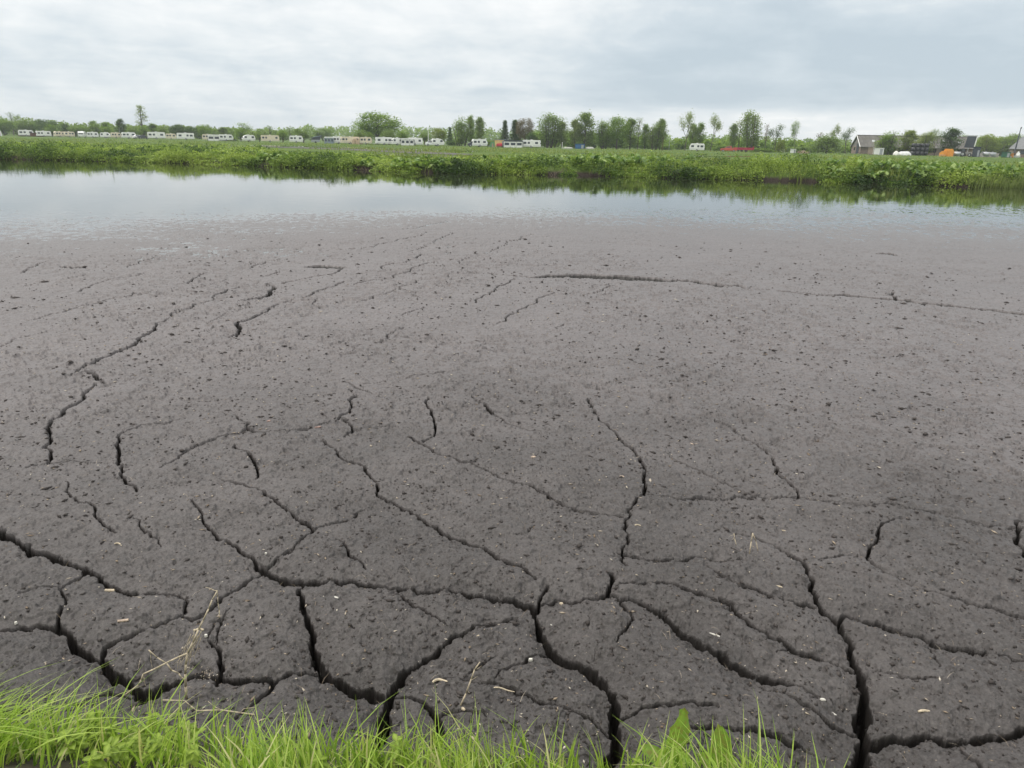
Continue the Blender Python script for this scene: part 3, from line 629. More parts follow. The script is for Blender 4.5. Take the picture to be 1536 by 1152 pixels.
# ---- far bank growth
def far_bank():
    rng = np.random.default_rng(8)
    nm = leafmat('nettle_leaf', [(.04, .08, .02), (.10, .17, .032), (.20, .29, .05), (.32, .41, .09)], .35, .55, .3)
    bmt = leafmat('butterbur_leaf', [(.055, .11, .03), (.12, .21, .05), (.21, .31, .08), (.31, .41, .13)], .35, .45, .4)
    gm = leafmat('bank_blade', [(.08, .13, .025), (.14, .205, .035), (.22, .28, .06), (.32, .32, .14)], .3, .55, .25)
    rm = leafmat('reed_blade', [(.13, .19, .05), (.20, .26, .08), (.28, .31, .12)], .3, .5, .3)
    sm = flat('dead_stems', (.20, .16, .11), .85, .3, 4)
    a0, a1 = SANG[1], SANG[-2]
    def place(n, dlo, dhi, pw=1.0):
        a = rng.uniform(a0, a1, n); d = dlo+(dhi-dlo)*rng.uniform(0, 1, n)**pw; r = shore_r(a)+d
        return a, d, r*np.sin(a), r*np.cos(a)
    gz = lambda d: np.interp(d, [-.2, 0, .25, .7, 1.6, 4], [-.05, .04, .24, .42, .60, .65])
    def hscale(a): return .72+.62*ss(a, -.15, .25)+.25*(fbm(a*60, a*0, 3.0, 3, 12)-.5)*2
    # nettle mounds: many small leaves
    L = Leaves()
    a, d, x, y = place(5600, -.15, 75, 2.9)
    for i in range(len(a)):
        q = float(fbm(x[i:i+1], y[i:i+1], 5.0, 3, 31)[0])
        lf = float(ss(a[i], -.22, -.42)); q2 = float(fbm(x[i:i+1], y[i:i+1], 1.9, 2, 63)[0]); h = (.22+.75*float(ss(np.array(q), .28, .68))+.45*float(ss(np.array(q2), .4, .75)))*float(hscale(a[i]))*(1 if d[i] < 5 else .42+.45*lf)*rng.uniform(.7, 1.15); rad = rng.uniform(.35, .8)
        m = int(80 if d[i] < 6 else 26); sc = 1.05 if d[i] < 6 else 1.9
        if lf < .5 and d[i] > 22: continue
        if d[i] < .7 and float(fbm(x[i:i+1], y[i:i+1], 2.4, 2, 64)[0]) < .28+.03*(1-lf): continue
        u = unit(rng.normal(size=(m, 3))); u[:, 2] = np.abs(u[:, 2]); rr = rng.uniform(.55, 1, m)[:, None]**.6
        P = u*rr*np.array([rad, rad, h])+np.array([x[i], y[i], gz(d[i])-.02])
        ti = np.clip(rng.normal(.5+2.0*(float(fbm(x[i:i+1], y[i:i+1], 3.2, 2, 61)[0])-.47), .14, m)+.20*rng.normal(), 0, 1)
        scatter_leaves(L, P, rng.uniform(.09, .17, m)*sc, ti, .6, .45, rng)
    tag(L.build('nettle_growth', nm), 'dense mid green nettles and weeds covering the far bank', 'nettles', kind='stuff')
    # broad leaves: rosettes of big upright leaves, in drifts
    L = Leaves()
    a, d, x, y = place(1500, .1, 9, 1.5)
    for i in range(len(a)):
        q = float(fbm(x[i:i+1], y[i:i+1], 7.0, 2, 91)[0])
        if q < .52-.12*float(ss(a[i], -.1, .35)): continue
        m = 12; h = rng.uniform(.3, .75)*float(hscale(a[i]))
        an = rng.uniform(0, 6.28, m); r = rng.uniform(.05, .4, m)
        P = np.stack([x[i]+np.cos(an)*r, y[i]+np.sin(an)*r, gz(d[i])+h*rng.uniform(.4, 1.1, m)], -1)
        scatter_leaves(L, P, rng.uniform(.26, .55, m), np.clip(rng.normal(.3+.5*rng.uniform(), .25, m), 0, 1), .72, .55, rng)
    tag(L.build('broadleaf_growth', bmt), 'drifts of large broad dock and butterbur leaves on the far bank', 'bank plants', kind='stuff')
    # grasses
    L = Leaves()
    a, d, x, y = place(19000, -.1, 34, 1.6)
    q = fbm(x, y, 4.0, 3, 71); k = rng.uniform(0, 1, len(a)) < ss(q, .35, .62); a, d, x, y, q = a[k], d[k], x[k], y[k], q[k]; n = len(a)
    blades(L, np.stack([x, y, gz(d)-.03], -1), rng.uniform(.35, 1.0, n)*hscale(a)*np.where(d > 6, .55, .95), rng.uniform(.03, .06, n), rng.normal(0, .28, (n, 2)), np.clip(rng.normal(.15+.7*q, .2, n), 0, .9), 3, .5, rng)
    a, d, x, y = place(36000, 14, 190, 1.3); q = fbm(x, y, 14.0, 3, 73); n = len(a)
    k = rng.uniform(0, 1, n) < ss(q, .40, .6); a, d, x, y, q = a[k], d[k], x[k], y[k], q[k]; n = len(a)
    blades(L, np.stack([x, y, gz(d)-.03], -1), rng.uniform(.2, .5, n)*(.6+q), rng.uniform(.08, .18, n), rng.normal(0, .4, (n, 2)), np.clip(rng.normal(.1+.8*q, .2, n), 0, .9), 2, .5, rng)
    tag(L.build('meadow_grass', gm), 'long uneven grass over the far bank and field behind it', 'grass', kind='stuff')
    # reeds at the right end
    L = Leaves(); n = 3600
    px = 1440+rng.gamma(2.2, 75, n); ang = np.array([math.atan2(*tuple(gp(p, 260, 0))[:2]) for p in px]); dd = rng.uniform(-1.3, 1.2, n)*ss(px, 1430, 1500); r = shore_r(ang)+dd
    blades(L, np.stack([r*np.sin(ang), r*np.cos(ang), np.full(n, -.05)], -1), rng.uniform(.5, 1.5, n)*(.6+.7*vn(px, px*0, 22.0, 5)), rng.uniform(.025, .05, n), np.stack([rng.normal(.1, .18, n), rng.normal(0, .15, n)], -1), np.clip(rng.normal(.5, .25, n), 0, 1), 3, .35, rng)
    tag(L.build('reed_bed', rm), 'pale green reeds standing in the water at the right end of the far bank', 'reeds', kind='stuff')
    # dead stems and roots hanging over the waterline
    a, d, x, y = place(3800, -.25, .5); q = fbm(x, y, 3.0, 2, 97); k = q > .5; x, y, d = x[k], y[k], d[k]; n = len(x); L = Leaves()
    blades(L, np.stack([x, y, gz(d)], -1), rng.uniform(.15, .5, n), rng.uniform(.02, .035, n), rng.normal(0, .7, (n, 2)), np.full(n, .5), 2, .6, rng)
    tag(L.build('dead_stalk_tangle', sm), 'tangle of brown dead stalks along the far waterline', 'dead stalks', kind='stuff')
far_bank()
# a few taller docks standing out of the bank growth
def tall_dock():
    m_ = leafmat('tall_dock_leaf', [(.07, .13, .03), (.13, .2, .05)], .25, .55, .3); rng = np.random.default_rng(5)
    for px, dd, h, lab in ((976, 1.0, 1.55, 'tall thin dock stalk rising above the middle of the far bank'), (705, 4.0, 1.2, 'small upright weed stalk left of the middle of the far bank'), (830, 3.0, 1.3, 'upright weed stalk just right of the middle of the far bank'), (170, 1.5, 1.5, 'tall weed stalk at the left end of the far bank')):
        a = math.atan2(*tuple(gp(px, 262, 0))[:2]); r = float(shore_r(a))+dd; o = empty('tall_weed', (r*math.sin(a), r*math.cos(a), .35)); L = Leaves(); n = 60
        z = rng.uniform(.2, 1, n)*h; P = np.stack([rng.normal(0, .09, n), rng.normal(0, .09, n), z], -1); scatter_leaves(L, P, .13*(1.2-z/h*.6), rng.uniform(0, 1, n), .4, .2, rng); L.build('leaves', m_, o)
        m = MB(); m.cyl((0, 0, -.1), (.03, 0, h), .014, .006, 6); m.build('stem', STEM, o); tag(o, lab, 'weed')
tall_dock()
# root clump of bare peat sticking out at the right of the far bank
def clump():
    for px, w_, h_, lab in ((1432, 1.25, .62, 'dark slumped peat clod with roots at the waterline beside the reeds'), (735, .55, .4, 'small dark peat clod at the middle of the far waterline'), (1010, .8, .45, 'dark bare peat lump under the leaves of the far bank')):
        p = gp(px, {1432: 279, 735: 260, 1010: 267}[px], 0); bm = bmesh.new(); bmesh.ops.create_icosphere(bm, subdivisions=4, radius=1)
        co = np.array([v.co[:] for v in bm.verts]); n = fbm(co[:, 0]*2+px, co[:, 1]*2+co[:, 2]*1.7, .8, 4, 5)
        for v, q in zip(bm.verts, n): v.co = Vector((v.co.x*w_, v.co.y*w_*.6, v.co.z*h_))*(.55+.9*float(q))
        m = MB(); m.bm.free(); m.bm = bm; o = m.build('peat_clod', flat('peat_clod', (.05, .04, .032), .9, .4, 6), None); o.location = (p.x, p.y+.3, .12); tag(o, lab, 'peat clod')
clump()
# ============================================================ TREES
BARK = flat('bark', (.10, .085, .065), .9, .35, 2)
def crown_mat(name, cols): return leafmat(name, cols, .5, .75, .08)
CM_ = {'mid': crown_mat('crown_mid', [(.10, .17, .035), (.17, .265, .05), (.24, .345, .07), (.32, .42, .10)]),
       'dark': crown_mat('crown_dark', [(.06, .11, .04), (.095, .16, .05), (.14, .21, .07)]),
       'pale': crown_mat('crown_pale', [(.18, .235, .085), (.26, .32, .12), (.34, .39, .17)]),
       'olive': crown_mat('crown_olive', [(.135, .20, .06), (.20, .285, .08), (.28, .36, .12)]),
       'yellow': crown_mat('crown_yellow', [(.17, .22, .05), (.24, .30, .07), (.31, .36, .10)]),
       'brown': crown_mat('crown_brown', [(.12, .095, .06), (.17, .14, .085), (.2, .19, .10)])}
def tree_proto(kind, seed):
    """unit-height tree: (trunk mesh, crown mesh)"""
    rng = np.random.default_rng(seed); rg = random.Random(seed); m = MB(); L = Leaves(); tips = []
    def limb(p, d, ln, r, lv, mx):
        q = p
        pts = [Vector(p)]; dd = Vector(d).normalized()
        for i in range(3): dd = (dd+Vector((rg.gauss(0, .13), rg.gauss(0, .13), .06))).normalized(); pts.append(pts[-1]+dd*ln/3)
        m.tube(pts, [r, r*.8, r*.62, r*.45], 5 if lv else 7)
        if lv >= mx: tips.append((pts[-1], ln)); tips.append((pts[2], ln)); return
        for k in range(rg.choice((3, 4))):
            a = rg.uniform(0, 6.28); s = spread*rg.uniform(.6, 1.3); nd = (dd+Vector((math.cos(a)*s, math.sin(a)*s, rg.uniform(-.1, .3)))).normalized()
            limb(pts[rg.choice((2, 3, 3))], nd, ln*rg.uniform(.55, .8), r*.5, lv+1, mx)
    ls = .030; per = 26; cs = .075
    if kind == 'round': 
        spread = .95; limb((0, 0, 0), (0, 0, 1), .33, .035, 0, 2); per = 11; cs = .055; ls = .030
        for i in range(420):
            u = unit(rng.normal(size=3)); rr = rng.uniform(.35, 1)**.5; p_ = Vector((u[0]*.44*rr, u[1]*.44*rr, .60+u[2]*.36*rr))
            if fbm(np.array([p_.x*2.2+seed]), np.array([p_.z*2.2+p_.y]), .35, 2, seed)[0] > .40: tips.append((p_, .1))
    elif kind == 'birch':
        spread = .45; m.tube([Vector((0, 0, 0)), Vector((.01, .01, .5)), Vector((-.01, 0, .97))], [.020, .013, .003], 6)
        for i in range(54): z = .18+.8*(i/54); a = rg.uniform(0, 6.28); w = .24*math.sin(math.pi*min(1, (z-.05)/1.0)**.8)+.02; e = Vector((math.cos(a)*w*rg.uniform(.5, 1.1), math.sin(a)*w*rg.uniform(.5, 1.1), z+w*.5)); m.cyl((0, 0, z-.05), e, .005, .002, 4); tips.append((e, .2)); tips.append((e*.6+Vector((0, 0, z*.4)), .2))
        per = 24; cs = .05
    elif kind == 'clump':
        for j in range(6):
            bx, by = rg.uniform(-.2, .2), rg.uniform(-.2, .2); hh = rg.uniform(.7, 1.0); m.tube([Vector((bx*.5, by*.5, 0)), Vector((bx, by, hh*.6)), Vector((bx*1.2, by*1.2, hh*.97))], [.016, .010, .003], 5)
            for i in range(17): z = hh*(.15+.83*i/17); a = rg.uniform(0, 6.28); w = .15*math.sin(math.pi*min(1, z/hh)**.9)+.015; e = Vector((bx*z+math.cos(a)*w, by*z+math.sin(a)*w, z)); m.cyl((bx*z, by*z, z-.04), e, .004, .002, 4); tips.append((e, .2))
        per = 30; cs = .06; ls = .026
    elif kind == 'willow':       # pollard: short thick trunk, brush of upright shoots
        m.tube([Vector((0, 0, 0)), Vector((.01, 0, .2)), Vector((0, 0, .36))], [.055, .05, .065], 8)
        for i in range(70):
            u = unit(rng.normal(size=3)); u[2] = abs(u[2])*.9+.12; e = Vector((0, 0, .36))+Vector(u)*rg.uniform(.3, .6); e.z = min(e.z, 1.0); m.cyl((0, 0, .34), e, .006, .002, 4); tips.append((e, .2)); tips.append((Vector((0, 0, .36)).lerp(e, .6), .2))
        per = 20; cs = .06; ls = .034
    elif kind == 'poplar':
        m.tube([Vector((0, 0, 0)), Vector((.01, .01, .5)), Vector((0, 0, .98))], [.018, .012, .003], 6)
        for i in range(46): z = .12+.86*(i/46); a = rg.uniform(0, 6.28); w = .10*math.sin(math.pi*min(1, z)**.9)*rg.uniform(.4, 1.2)+.01; e = Vector((math.cos(a)*w, math.sin(a)*w, z+w)); m.cyl((0, 0, z-.05), e, .004, .002, 4); tips.append((e, .1))
        per = 15; cs = .032; ls = .022
    elif kind == 'conifer':
        m.cyl((0, 0, 0), (0, 0, .97), .022, .003, 6)
        for i in range(30):
            z = .08+.9*i/30; w = .26*(1-z)**1.15+.004
            for k in range(6): a = rg.uniform(0, 6.28); tips.append((Vector((math.cos(a)*w, math.sin(a)*w, z-.02)), .1)); tips.append((Vector((math.cos(a)*w*.5, math.sin(a)*w*.5, z)), .1))
        per = 9; cs = .028; ls = .026
    elif kind == 'sparse':
        spread = .7; limb((0, 0, 0), (rg.uniform(-.12, .12), 0, 1), .46, .022, 0, 2); per = 30; cs = .068; ls = .026
    elif kind == 'wispy':
        spread = .5
        m.tube([Vector((0, 0, 0)), Vector((.02, .01, .5)), Vector((-.01, 0, 1))], [.016, .009, .002], 6)
        for i in range(26): z = .35+.6*(i/26); a = rg.uniform(0, 6.28); w = .16*rg.uniform(.4, 1.1)*(1.1-z*.6); e = Vector((math.cos(a)*w, math.sin(a)*w, min(1, z+w*.9))); m.cyl((0, 0, z-.03), e, .005, .002, 4); tips.append((e, .1))
        per = 12; cs = .035; ls = .022
    elif kind == 'bush':
        for i in range(12): a = rg.uniform(0, 6.28); e = Vector((math.cos(a)*.4, math.sin(a)*.4, rg.uniform(.3, .8))); m.cyl((0, 0, 0), e, .02, .006, 5)
        for i in range(90): u = unit(rng.normal(size=3)); u[2] = abs(u[2]); r = rg.uniform(.5, 1); tips.append((Vector((u[0]*.75*r, u[1]*.55*r, u[2]*.9*r+.05)), .1))
        per = 22; cs = .10; ls = .06
    T = np.array([tuple(t[0]) for t in tips]); tc = np.clip(rng.normal(.45, .2, len(T)), 0, 1)
    per = int(per*1.9); cs *= 1.12; P = np.repeat(T, per, 0)+rng.normal(size=(len(T)*per, 3))*cs*np.array([1, 1, .7]); ti = np.clip(np.repeat(tc, per)+rng.normal(0, .15, len(P)), 0, 1)
    k = P[:, 2] > .05; P = P[k]; ti = ti[k]
    scatter_leaves(L, P, rng.uniform(.7, 1.3, len(P))*ls*1.15, ti, .8, .6, rng)
    top = P[:, 2].max()
    tr = m.build('trunk', BARK); cr = L.build('crown', CM_['mid'])
    for o in (tr, cr): o.data.transform(Matrix.Scale(1/top, 4))
    half = np.percentile(np.abs(P[:, 0]), 97)/top
    a, b = tr.data, cr.data; bpy.data.objects.remove(tr); bpy.data.objects.remove(cr)
    return a, b, half
_TP = {}
def tree(kind, seed, px, ytop, hw, D, mat, label, group, zg=FIELD_Z, name=None):
    """px: photo column of the stem, ytop: photo row of its top, hw: half width of the crown in photo px, D: distance"""
    key = (kind, seed)
    if key not in _TP: _TP[key] = tree_proto(kind, seed)
    a, b, half = _TP[key]
    p = at(px, hor(px), D); H = at(px, ytop, D).z-zg; wd = (at(px+hw, hor(px+hw), D)-p).length
    o = empty(name or {'willow': 'pollard_willow', 'conifer': 'conifer_tree', 'poplar': 'poplar_tree', 'bush': 'bush', 'round': 'broadleaf_tree'}.get(kind, 'tree'), (p.x, p.y, zg-.1), random.uniform(0, 6.28))
    sx = wd/half; o.scale = (sx, sx, H+.1)
    for nm, me in (('trunk', a), ('crown', b)):
        c = bpy.data.objects.new(nm, me); C.objects.link(c); c.parent = o
        if nm == 'crown': c.material_slots[0].link = 'OBJECT'; c.material_slots[0].material = CM_[mat]
    return tag(o, label, name and name.replace('_', ' ') or {'conifer': 'conifer', 'bush': 'bush', 'willow': 'willow'}.get(kind, 'tree'), group)
ORD = ['leftmost', 'second from left', 'third from left', 'fourth from left', 'fifth from left', 'sixth from left', 'seventh from left', 'eighth from left', 'ninth from left', 'tenth from left', 'eleventh from left', 'twelfth from left', 'thirteenth from left', 'fourteenth from left', 'fifteenth from left', 'sixteenth from left']
# willows between the caravans on the left
wl = [(78, 185, 9, 334), (113, 187, 8, 334), (126, 186, 7, 336), (143, 183, 10, 336), (161, 187, 8, 334), (200, 187, 9, 332), (216, 187, 8, 330), (244, 188, 7, 330)]
for i, (x, y, w, D) in enumerate(wl): tree('willow', 1+i % 3, x, y, w, D, ('mid', 'olive')[i % 2], 'rounded green willow among the far left caravans, %s of that row' % ORD[i], 'willows among the far left caravans')
for i, (x, y, w, D) in enumerate([(361, 191, 8, 276), (389, 196, 6, 270), (424, 192, 8, 266), (455, 193, 10, 262)]): tree('willow', 1+i % 3, x, y, w, D, ('mid', 'olive')[i % 2], 'lone round pollard willow standing between spaced caravans, %s of the four' % ORD[i], 'pollard willows between the spaced caravans')
for i, (x, y, w, D) in enumerate([(541, 193, 10, 254), (552, 196, 8, 253), (583, 191, 11, 252), (604, 195, 9, 252), (637, 197, 7, 252)]): tree('willow', 1+i % 3, x, y, w, D, ('olive', 'mid')[i % 2], 'pollard willow before the big broad tree, %s of five' % ORD[i], 'pollard willows by the big broad tree')
# individual trees, left to right
TL = [('wispy', 1, 20, 167, 7, 380, 'olive', 'thin wispy treetop sticking out of the wood at the left edge'),
 ('wispy', 2, 29, 171, 6, 385, 'olive', 'second thin treetop above the left edge wood, just right of the tallest'),
 ('round', 1, 6, 176, 13, 360, 'mid', 'bushy green tree at the very left edge of the picture'),
 ('round', 2, 40, 177, 15, 370, 'olive', 'broad dull green tree behind the leftmost caravans'),
 ('round', 3, 70, 178, 15, 360, 'dark', 'dark rounded tree rising behind the second caravan'),
 ('clump', 1, 98, 183, 9, 370, 'dark', 'low dark clump behind the cream caravan at the far left'),
 ('birch', 1, 142, 180, 8, 350, 'mid', 'pointed green tree in the left row of middling trees'),
 ('birch', 2, 160, 181, 8, 350, 'mid', 'second pointed green tree in the left row, beside its twin'),
 ('birch', 3, 183, 177, 7, 345, 'dark', 'narrow dark tree left of the tall slim poplar'),
 ('poplar', 1, 215, 157, 8, 340, 'pale', 'tall slim thin-leaved poplar, highest tree at the left'),
 ('birch', 1, 230, 184, 9, 345, 'mid', 'small green tree just right of the slim poplar'),
 ('round', 1, 268, 185, 11, 330, 'dark', 'rounded dark tree behind the bright white caravans'),
 ('round', 2, 289, 188, 12, 330, 'dark', 'broad dark low tree behind the tall white caravan'),
 ('round', 3, 308, 186, 9, 320, 'mid', 'rounded tree left of the white awning caravan'),
 ('birch', 2, 336, 189, 10, 320, 'olive', 'soft green tree behind the white awning caravan'),
 ('sparse', 1, 367, 181, 11, 300, 'mid', 'open-crowned tree behind the first lone pollard willow'),
 ('wispy', 1, 405, 188, 7, 330, 'olive', 'thin half bare tree behind the long cream caravan'),
 ('wispy', 2, 435, 190, 6, 330, 'olive', 'thin half bare tree left of the grey camper'),
 ('birch', 3, 448, 192, 8, 320, 'mid', 'small green tree behind the caravan beside the grey camper'),
 ('round', 2, 485, 190, 14, 420, 'mid', 'rounded green tree behind the dark folding camper'),
 ('round', 4, 566, 165, 32, 262, 'mid', 'big broad oak-like tree, the widest crown among the caravans'),
 ('round', 1, 658, 190, 10, 262, 'yellow', 'yellow green bushy tree right of the tall white pole'),
 ('conifer', 1, 675, 190, 5, 275, 'dark', 'small dark conifer beside the yellow green tree'),
 ('clump', 2, 692, 169, 12, 255, 'mid', 'tall dense green clump, left half of the tall pair near the middle'),
 ('birch', 1, 706, 171, 7, 258, 'mid', 'tall narrow tree in the middle of the tall clump'),
 ('birch', 2, 719, 172, 9, 255, 'olive', 'tall airy tree at the right end of the tall clump'),
 ('conifer', 2, 757, 180, 8, 262, 'dark', 'sharp pointed dark conifer behind the yellowish shed'),
 ('conifer', 1, 772, 179, 10, 262, 'dark', 'second broader dark conifer right of the sharp one'),
 ('round', 3, 787, 176, 12, 258, 'brown', 'brownish budding tree right of the two conifers'),
 ('bush', 1, 798, 196, 11, 252, 'dark', 'dark shrub at the foot of the brownish tree'),
 ('clump', 3, 823, 168, 20, 250, 'olive', 'wide loose clump of tall trees right of the long white caravan'),
 ('birch', 3, 842, 180, 9, 250, 'pale', 'pale thin tree at the right side of the loose clump'),
 ('birch', 1, 862, 176, 9, 248, 'pale', 'pale green tree left of its taller neighbour above the blue container'),
 ('birch', 2, 877, 164, 15, 248, 'olive', 'tallest pointed green tree above the blue container'),
 ('clump', 1, 908, 177, 14, 248, 'mid', 'dense green clump right of the blue container'),
 ('round', 4, 925, 171, 17, 246, 'mid', 'round oak-like tree with a crooked dark trunk'),
 ('birch', 3, 945, 175, 11, 248, 'olive', 'upright green tree right of the crooked-trunk tree'),
 ('wispy', 1, 957, 174, 6, 250, 'pale', 'thin pale sapling between two dense green trees'),
 ('birch', 1, 967, 184, 8, 248, 'mid', 'small narrow tree in the gap before the last dense pair'),
 ('clump', 2, 982, 177, 12, 246, 'olive', 'dense upright clump before the white lone caravan, left one'),
 ('birch', 2, 990, 174, 9, 247, 'olive', 'tall pointed tree at the right end of the dense tree row'),
 ('sparse', 2, 1028, 163, 15, 236, 'pale', 'bare-stemmed tree with a thin pale crown left of the lone caravan'),
 ('birch', 3, 1038, 184, 7, 252, 'mid', 'feathery small tree behind the lone white caravan, left one'),
 ('birch', 1, 1049, 182, 8, 252, 'mid', 'feathery small tree behind the lone white caravan, right one'),
 ('sparse', 3, 1066, 169, 13, 236, 'pale', 'leaning thin tree with open pale crown right of the lone caravan'),
 ('birch', 2, 1098, 182, 8, 250, 'olive', 'thin grey green tree above the red pickup'),
 ('wispy', 2, 1108, 178, 9, 252, 'pale', 'half bare tree left of the biggest crown on the right'),
 ('clump', 3, 1126, 163, 15, 245, 'olive', 'biggest dense grey green tree above the red trailer'),
 ('wispy', 1, 1148, 185, 5, 250, 'brown', 'nearly bare thin tree right of the big dense one'),
 ('sparse', 1, 1163, 182, 10, 244, 'dark', 'dark open tree with a forked stem near the yellow green bush'),
 ('bush', 2, 1171, 205, 7, 240, 'yellow', 'bright yellow green bush under the dark forked tree'),
 ('sparse', 2, 1193, 177, 9, 240, 'mid', 'slim straight-stemmed tree above the small white box'),
 ('wispy', 2, 1228, 198, 6, 250, 'brown', 'bare twiggy sapling in the reeds left of the barn'),
 ('bush', 1, 1240, 199, 22, 248, 'olive', 'wide grey green willow bush left of the barn'),
 ('sparse', 3, 1251, 184, 9, 250, 'pale', 'sparse pale tree behind the willow bush left of the barn'),
 ('sparse', 1, 1269, 187, 9, 262, 'dark', 'dark round-headed tree touching the barn gable'),
 ('clump', 2, 1329, 192, 16, 236, 'mid', 'green tree in front of the barn roof, leftmost of them'),
 ('birch', 2, 1361, 192, 13, 236, 'yellow', 'bright green tree in front of the barn roof above the bales'),
 ('clump', 1, 1386, 195, 14, 240, 'yellow', 'round green tree over the barn roof between two brighter ones'),
 ('sparse', 2, 1403, 190, 13, 240, 'olive', 'thin tree with bare top twigs over the barn roof'),
 ('birch', 1, 1424, 190, 15, 236, 'dark', 'dark pointed tree at the right end of the barn roof'),
 ('round', 2, 1442, 200, 10, 290, 'mid', 'rounded tree behind the tipped black trailer bed'),
 ('clump', 3, 1483, 200, 15, 280, 'yellow', 'bright rounded tree right of the tipped black trailer bed'),
 ('clump', 2, 1500, 198, 16, 290, 'olive', 'wide soft green tree behind the green container'),
 ('clump', 1, 1522, 197, 16, 300, 'olive', 'loose green tree behind the dark slanting boom at the right edge')]
for t_ in TL:
    k, s, x, y, w, D, mt, lab = t_; D = max(D*1.02, np.interp(x, [0, 250, 500, 700, 1045, 1250], [340, 322, 266, 252, 246, 238]))
    tree(k, s, x, y, w, D, mt, lab, 'separate trees along the far side')
# hedges and low scrub between them
SCR = [(60, 340, 'dark', 14), (345, 268, 'mid', 12), (500, 300, 'olive', 12), (680, 262, 'dark', 10), (735, 262, 'mid', 14), (1000, 262, 'mid', 12), (1085, 256, 'mid', 16), (1145, 232, 'mid', 17), (1205, 262, 'olive', 18), (1180, 270, 'mid', 16)]
for i, (x, D, mt, w) in enumerate(SCR): tree('bush', 1+i % 2, x, hor(x)-(2 if i != 7 else -1.5), w, D*1.05, mt, 'low scrubby bush among the far trees, %s of ten' % ORD[i], 'low scrub along the far side')
# the far wood: a mass nobody could count
def wood(name, D, x0, x1, hfun, n, mat, lab, ls, seed, depth=60):
    rng = np.random.default_rng(seed); L = Leaves(); per = 110; nt = n//per
    ang = np.array([math.atan2(*tuple(ray(p, 213))[:2]) for p in np.linspace(x0, x1, 200)]); px = rng.uniform(x0, x1, nt); an = np.interp(px, np.linspace(x0, x1, 200), ang)
    dep = D+rng.uniform(0, depth, nt); hh = np.array([hfun(p) for p in px])*rng.uniform(.68, 1.12, nt); w = hh*rng.uniform(.28, .48, nt); ct = np.clip(rng.normal(.5, .28, nt), 0, 1)
    C_ = np.stack([np.tan(an)*dep, dep, FIELD_Z+hh*.52], -1); U = unit(rng.normal(size=(nt, per, 3)))*rng.uniform(.7, 1.0, (nt, per, 1))
    P = C_[:, None]+U*np.stack([w, w, hh*.5], -1)[:, None]; P[..., :2] += rng.normal(0, .5, (nt, per, 2)); ti = np.clip(ct[:, None]*.8+.1+rng.normal(0, .12, (nt, per)), 0, 1)
    scatter_leaves(L, P.reshape(-1, 3), rng.uniform(.7, 1.3, nt*per)*ls, ti.ravel(), .8, .6, rng)
    tag(L.build(name, CM_[mat]), lab, 'wood', kind='stuff')
hz = lambda pts: (lambda p: float(np.interp(p, [a for a, b in pts], [b for a, b in pts])))
wood('far_wood', 640, -500, 2100, hz([(-500, 9), (350, 8), (480, 12), (640, 12.5), (760, 12), (1000, 11), (1250, 9), (1600, 10), (2100, 11)]), 90000, 'mid', 'continuous far wood closing the horizon behind the campsite', 1.7, 31, 80)
wood('left_wood', 395, -400, 470, hz([(-400, 10), (30, 9.0), (60, 8.2), (130, 6.6), (250, 6.4), (400, 5.5), (470, 4.0)]), 40000, 'olive', 'dense wood edge behind the far left caravans', 1.25, 33, 45)
wood('right_wood', 330, 1430, 1900, hz([(1430, 6), (1480, 8), (1540, 9), (1900, 10)]), 16000, 'olive', 'wood edge behind the farmyard at the right', 1.2, 35, 40)
wood('middle_wood', 290, 800, 1290, hz([(800, 5), (900, 6), (1000, 3.5), (1110, 5), (1160, 4.5), (1290, 3.5)]), 20000, 'mid', 'low undergrowth linking the trees right of the middle', 1.1, 37, 35)
# ============================================================ CAMPSITE
DMX = [-60, 0, 250, 300, 400, 500, 600, 700, 800, 1045, 1250, 1600]; DMY = [330, 325, 305, 285, 262, 250, 240, 238, 236, 236, 230, 226]
def gq(px, py=0, z=0): p = at(px, hor(px), float(np.interp(px, DMX, DMY))); p.z = FIELD_Z; return p
WHITE = flat('caravan_white', (.78, .78, .76), .4, .05, 1.2, dirt=.25); CREAM = flat('caravan_cream', (.68, .60, .46), .45, .06, 1.2, dirt=.25)
GLASS = flat('dark_glass', (.045, .055, .065), .12, .2, 2, spec=.8); TYRE = flat('tyre_rubber', (.025, .025, .025), .8, .2, 5); METAL = flat('grey_metal', (.42, .43, .44), .4, .1, 3, .6)
TRIM = flat('grey_trim', (.30, .32, .34), .5, .1, 3); DARKC = flat('dark_canvas', (.05, .06, .075), .8, .2, 3); GREYC = flat('blue_grey_canvas', (.22, .27, .33), .8, .15, 2); TAN = flat('tan_canvas', (.52, .40, .28), .85, .1, 2)
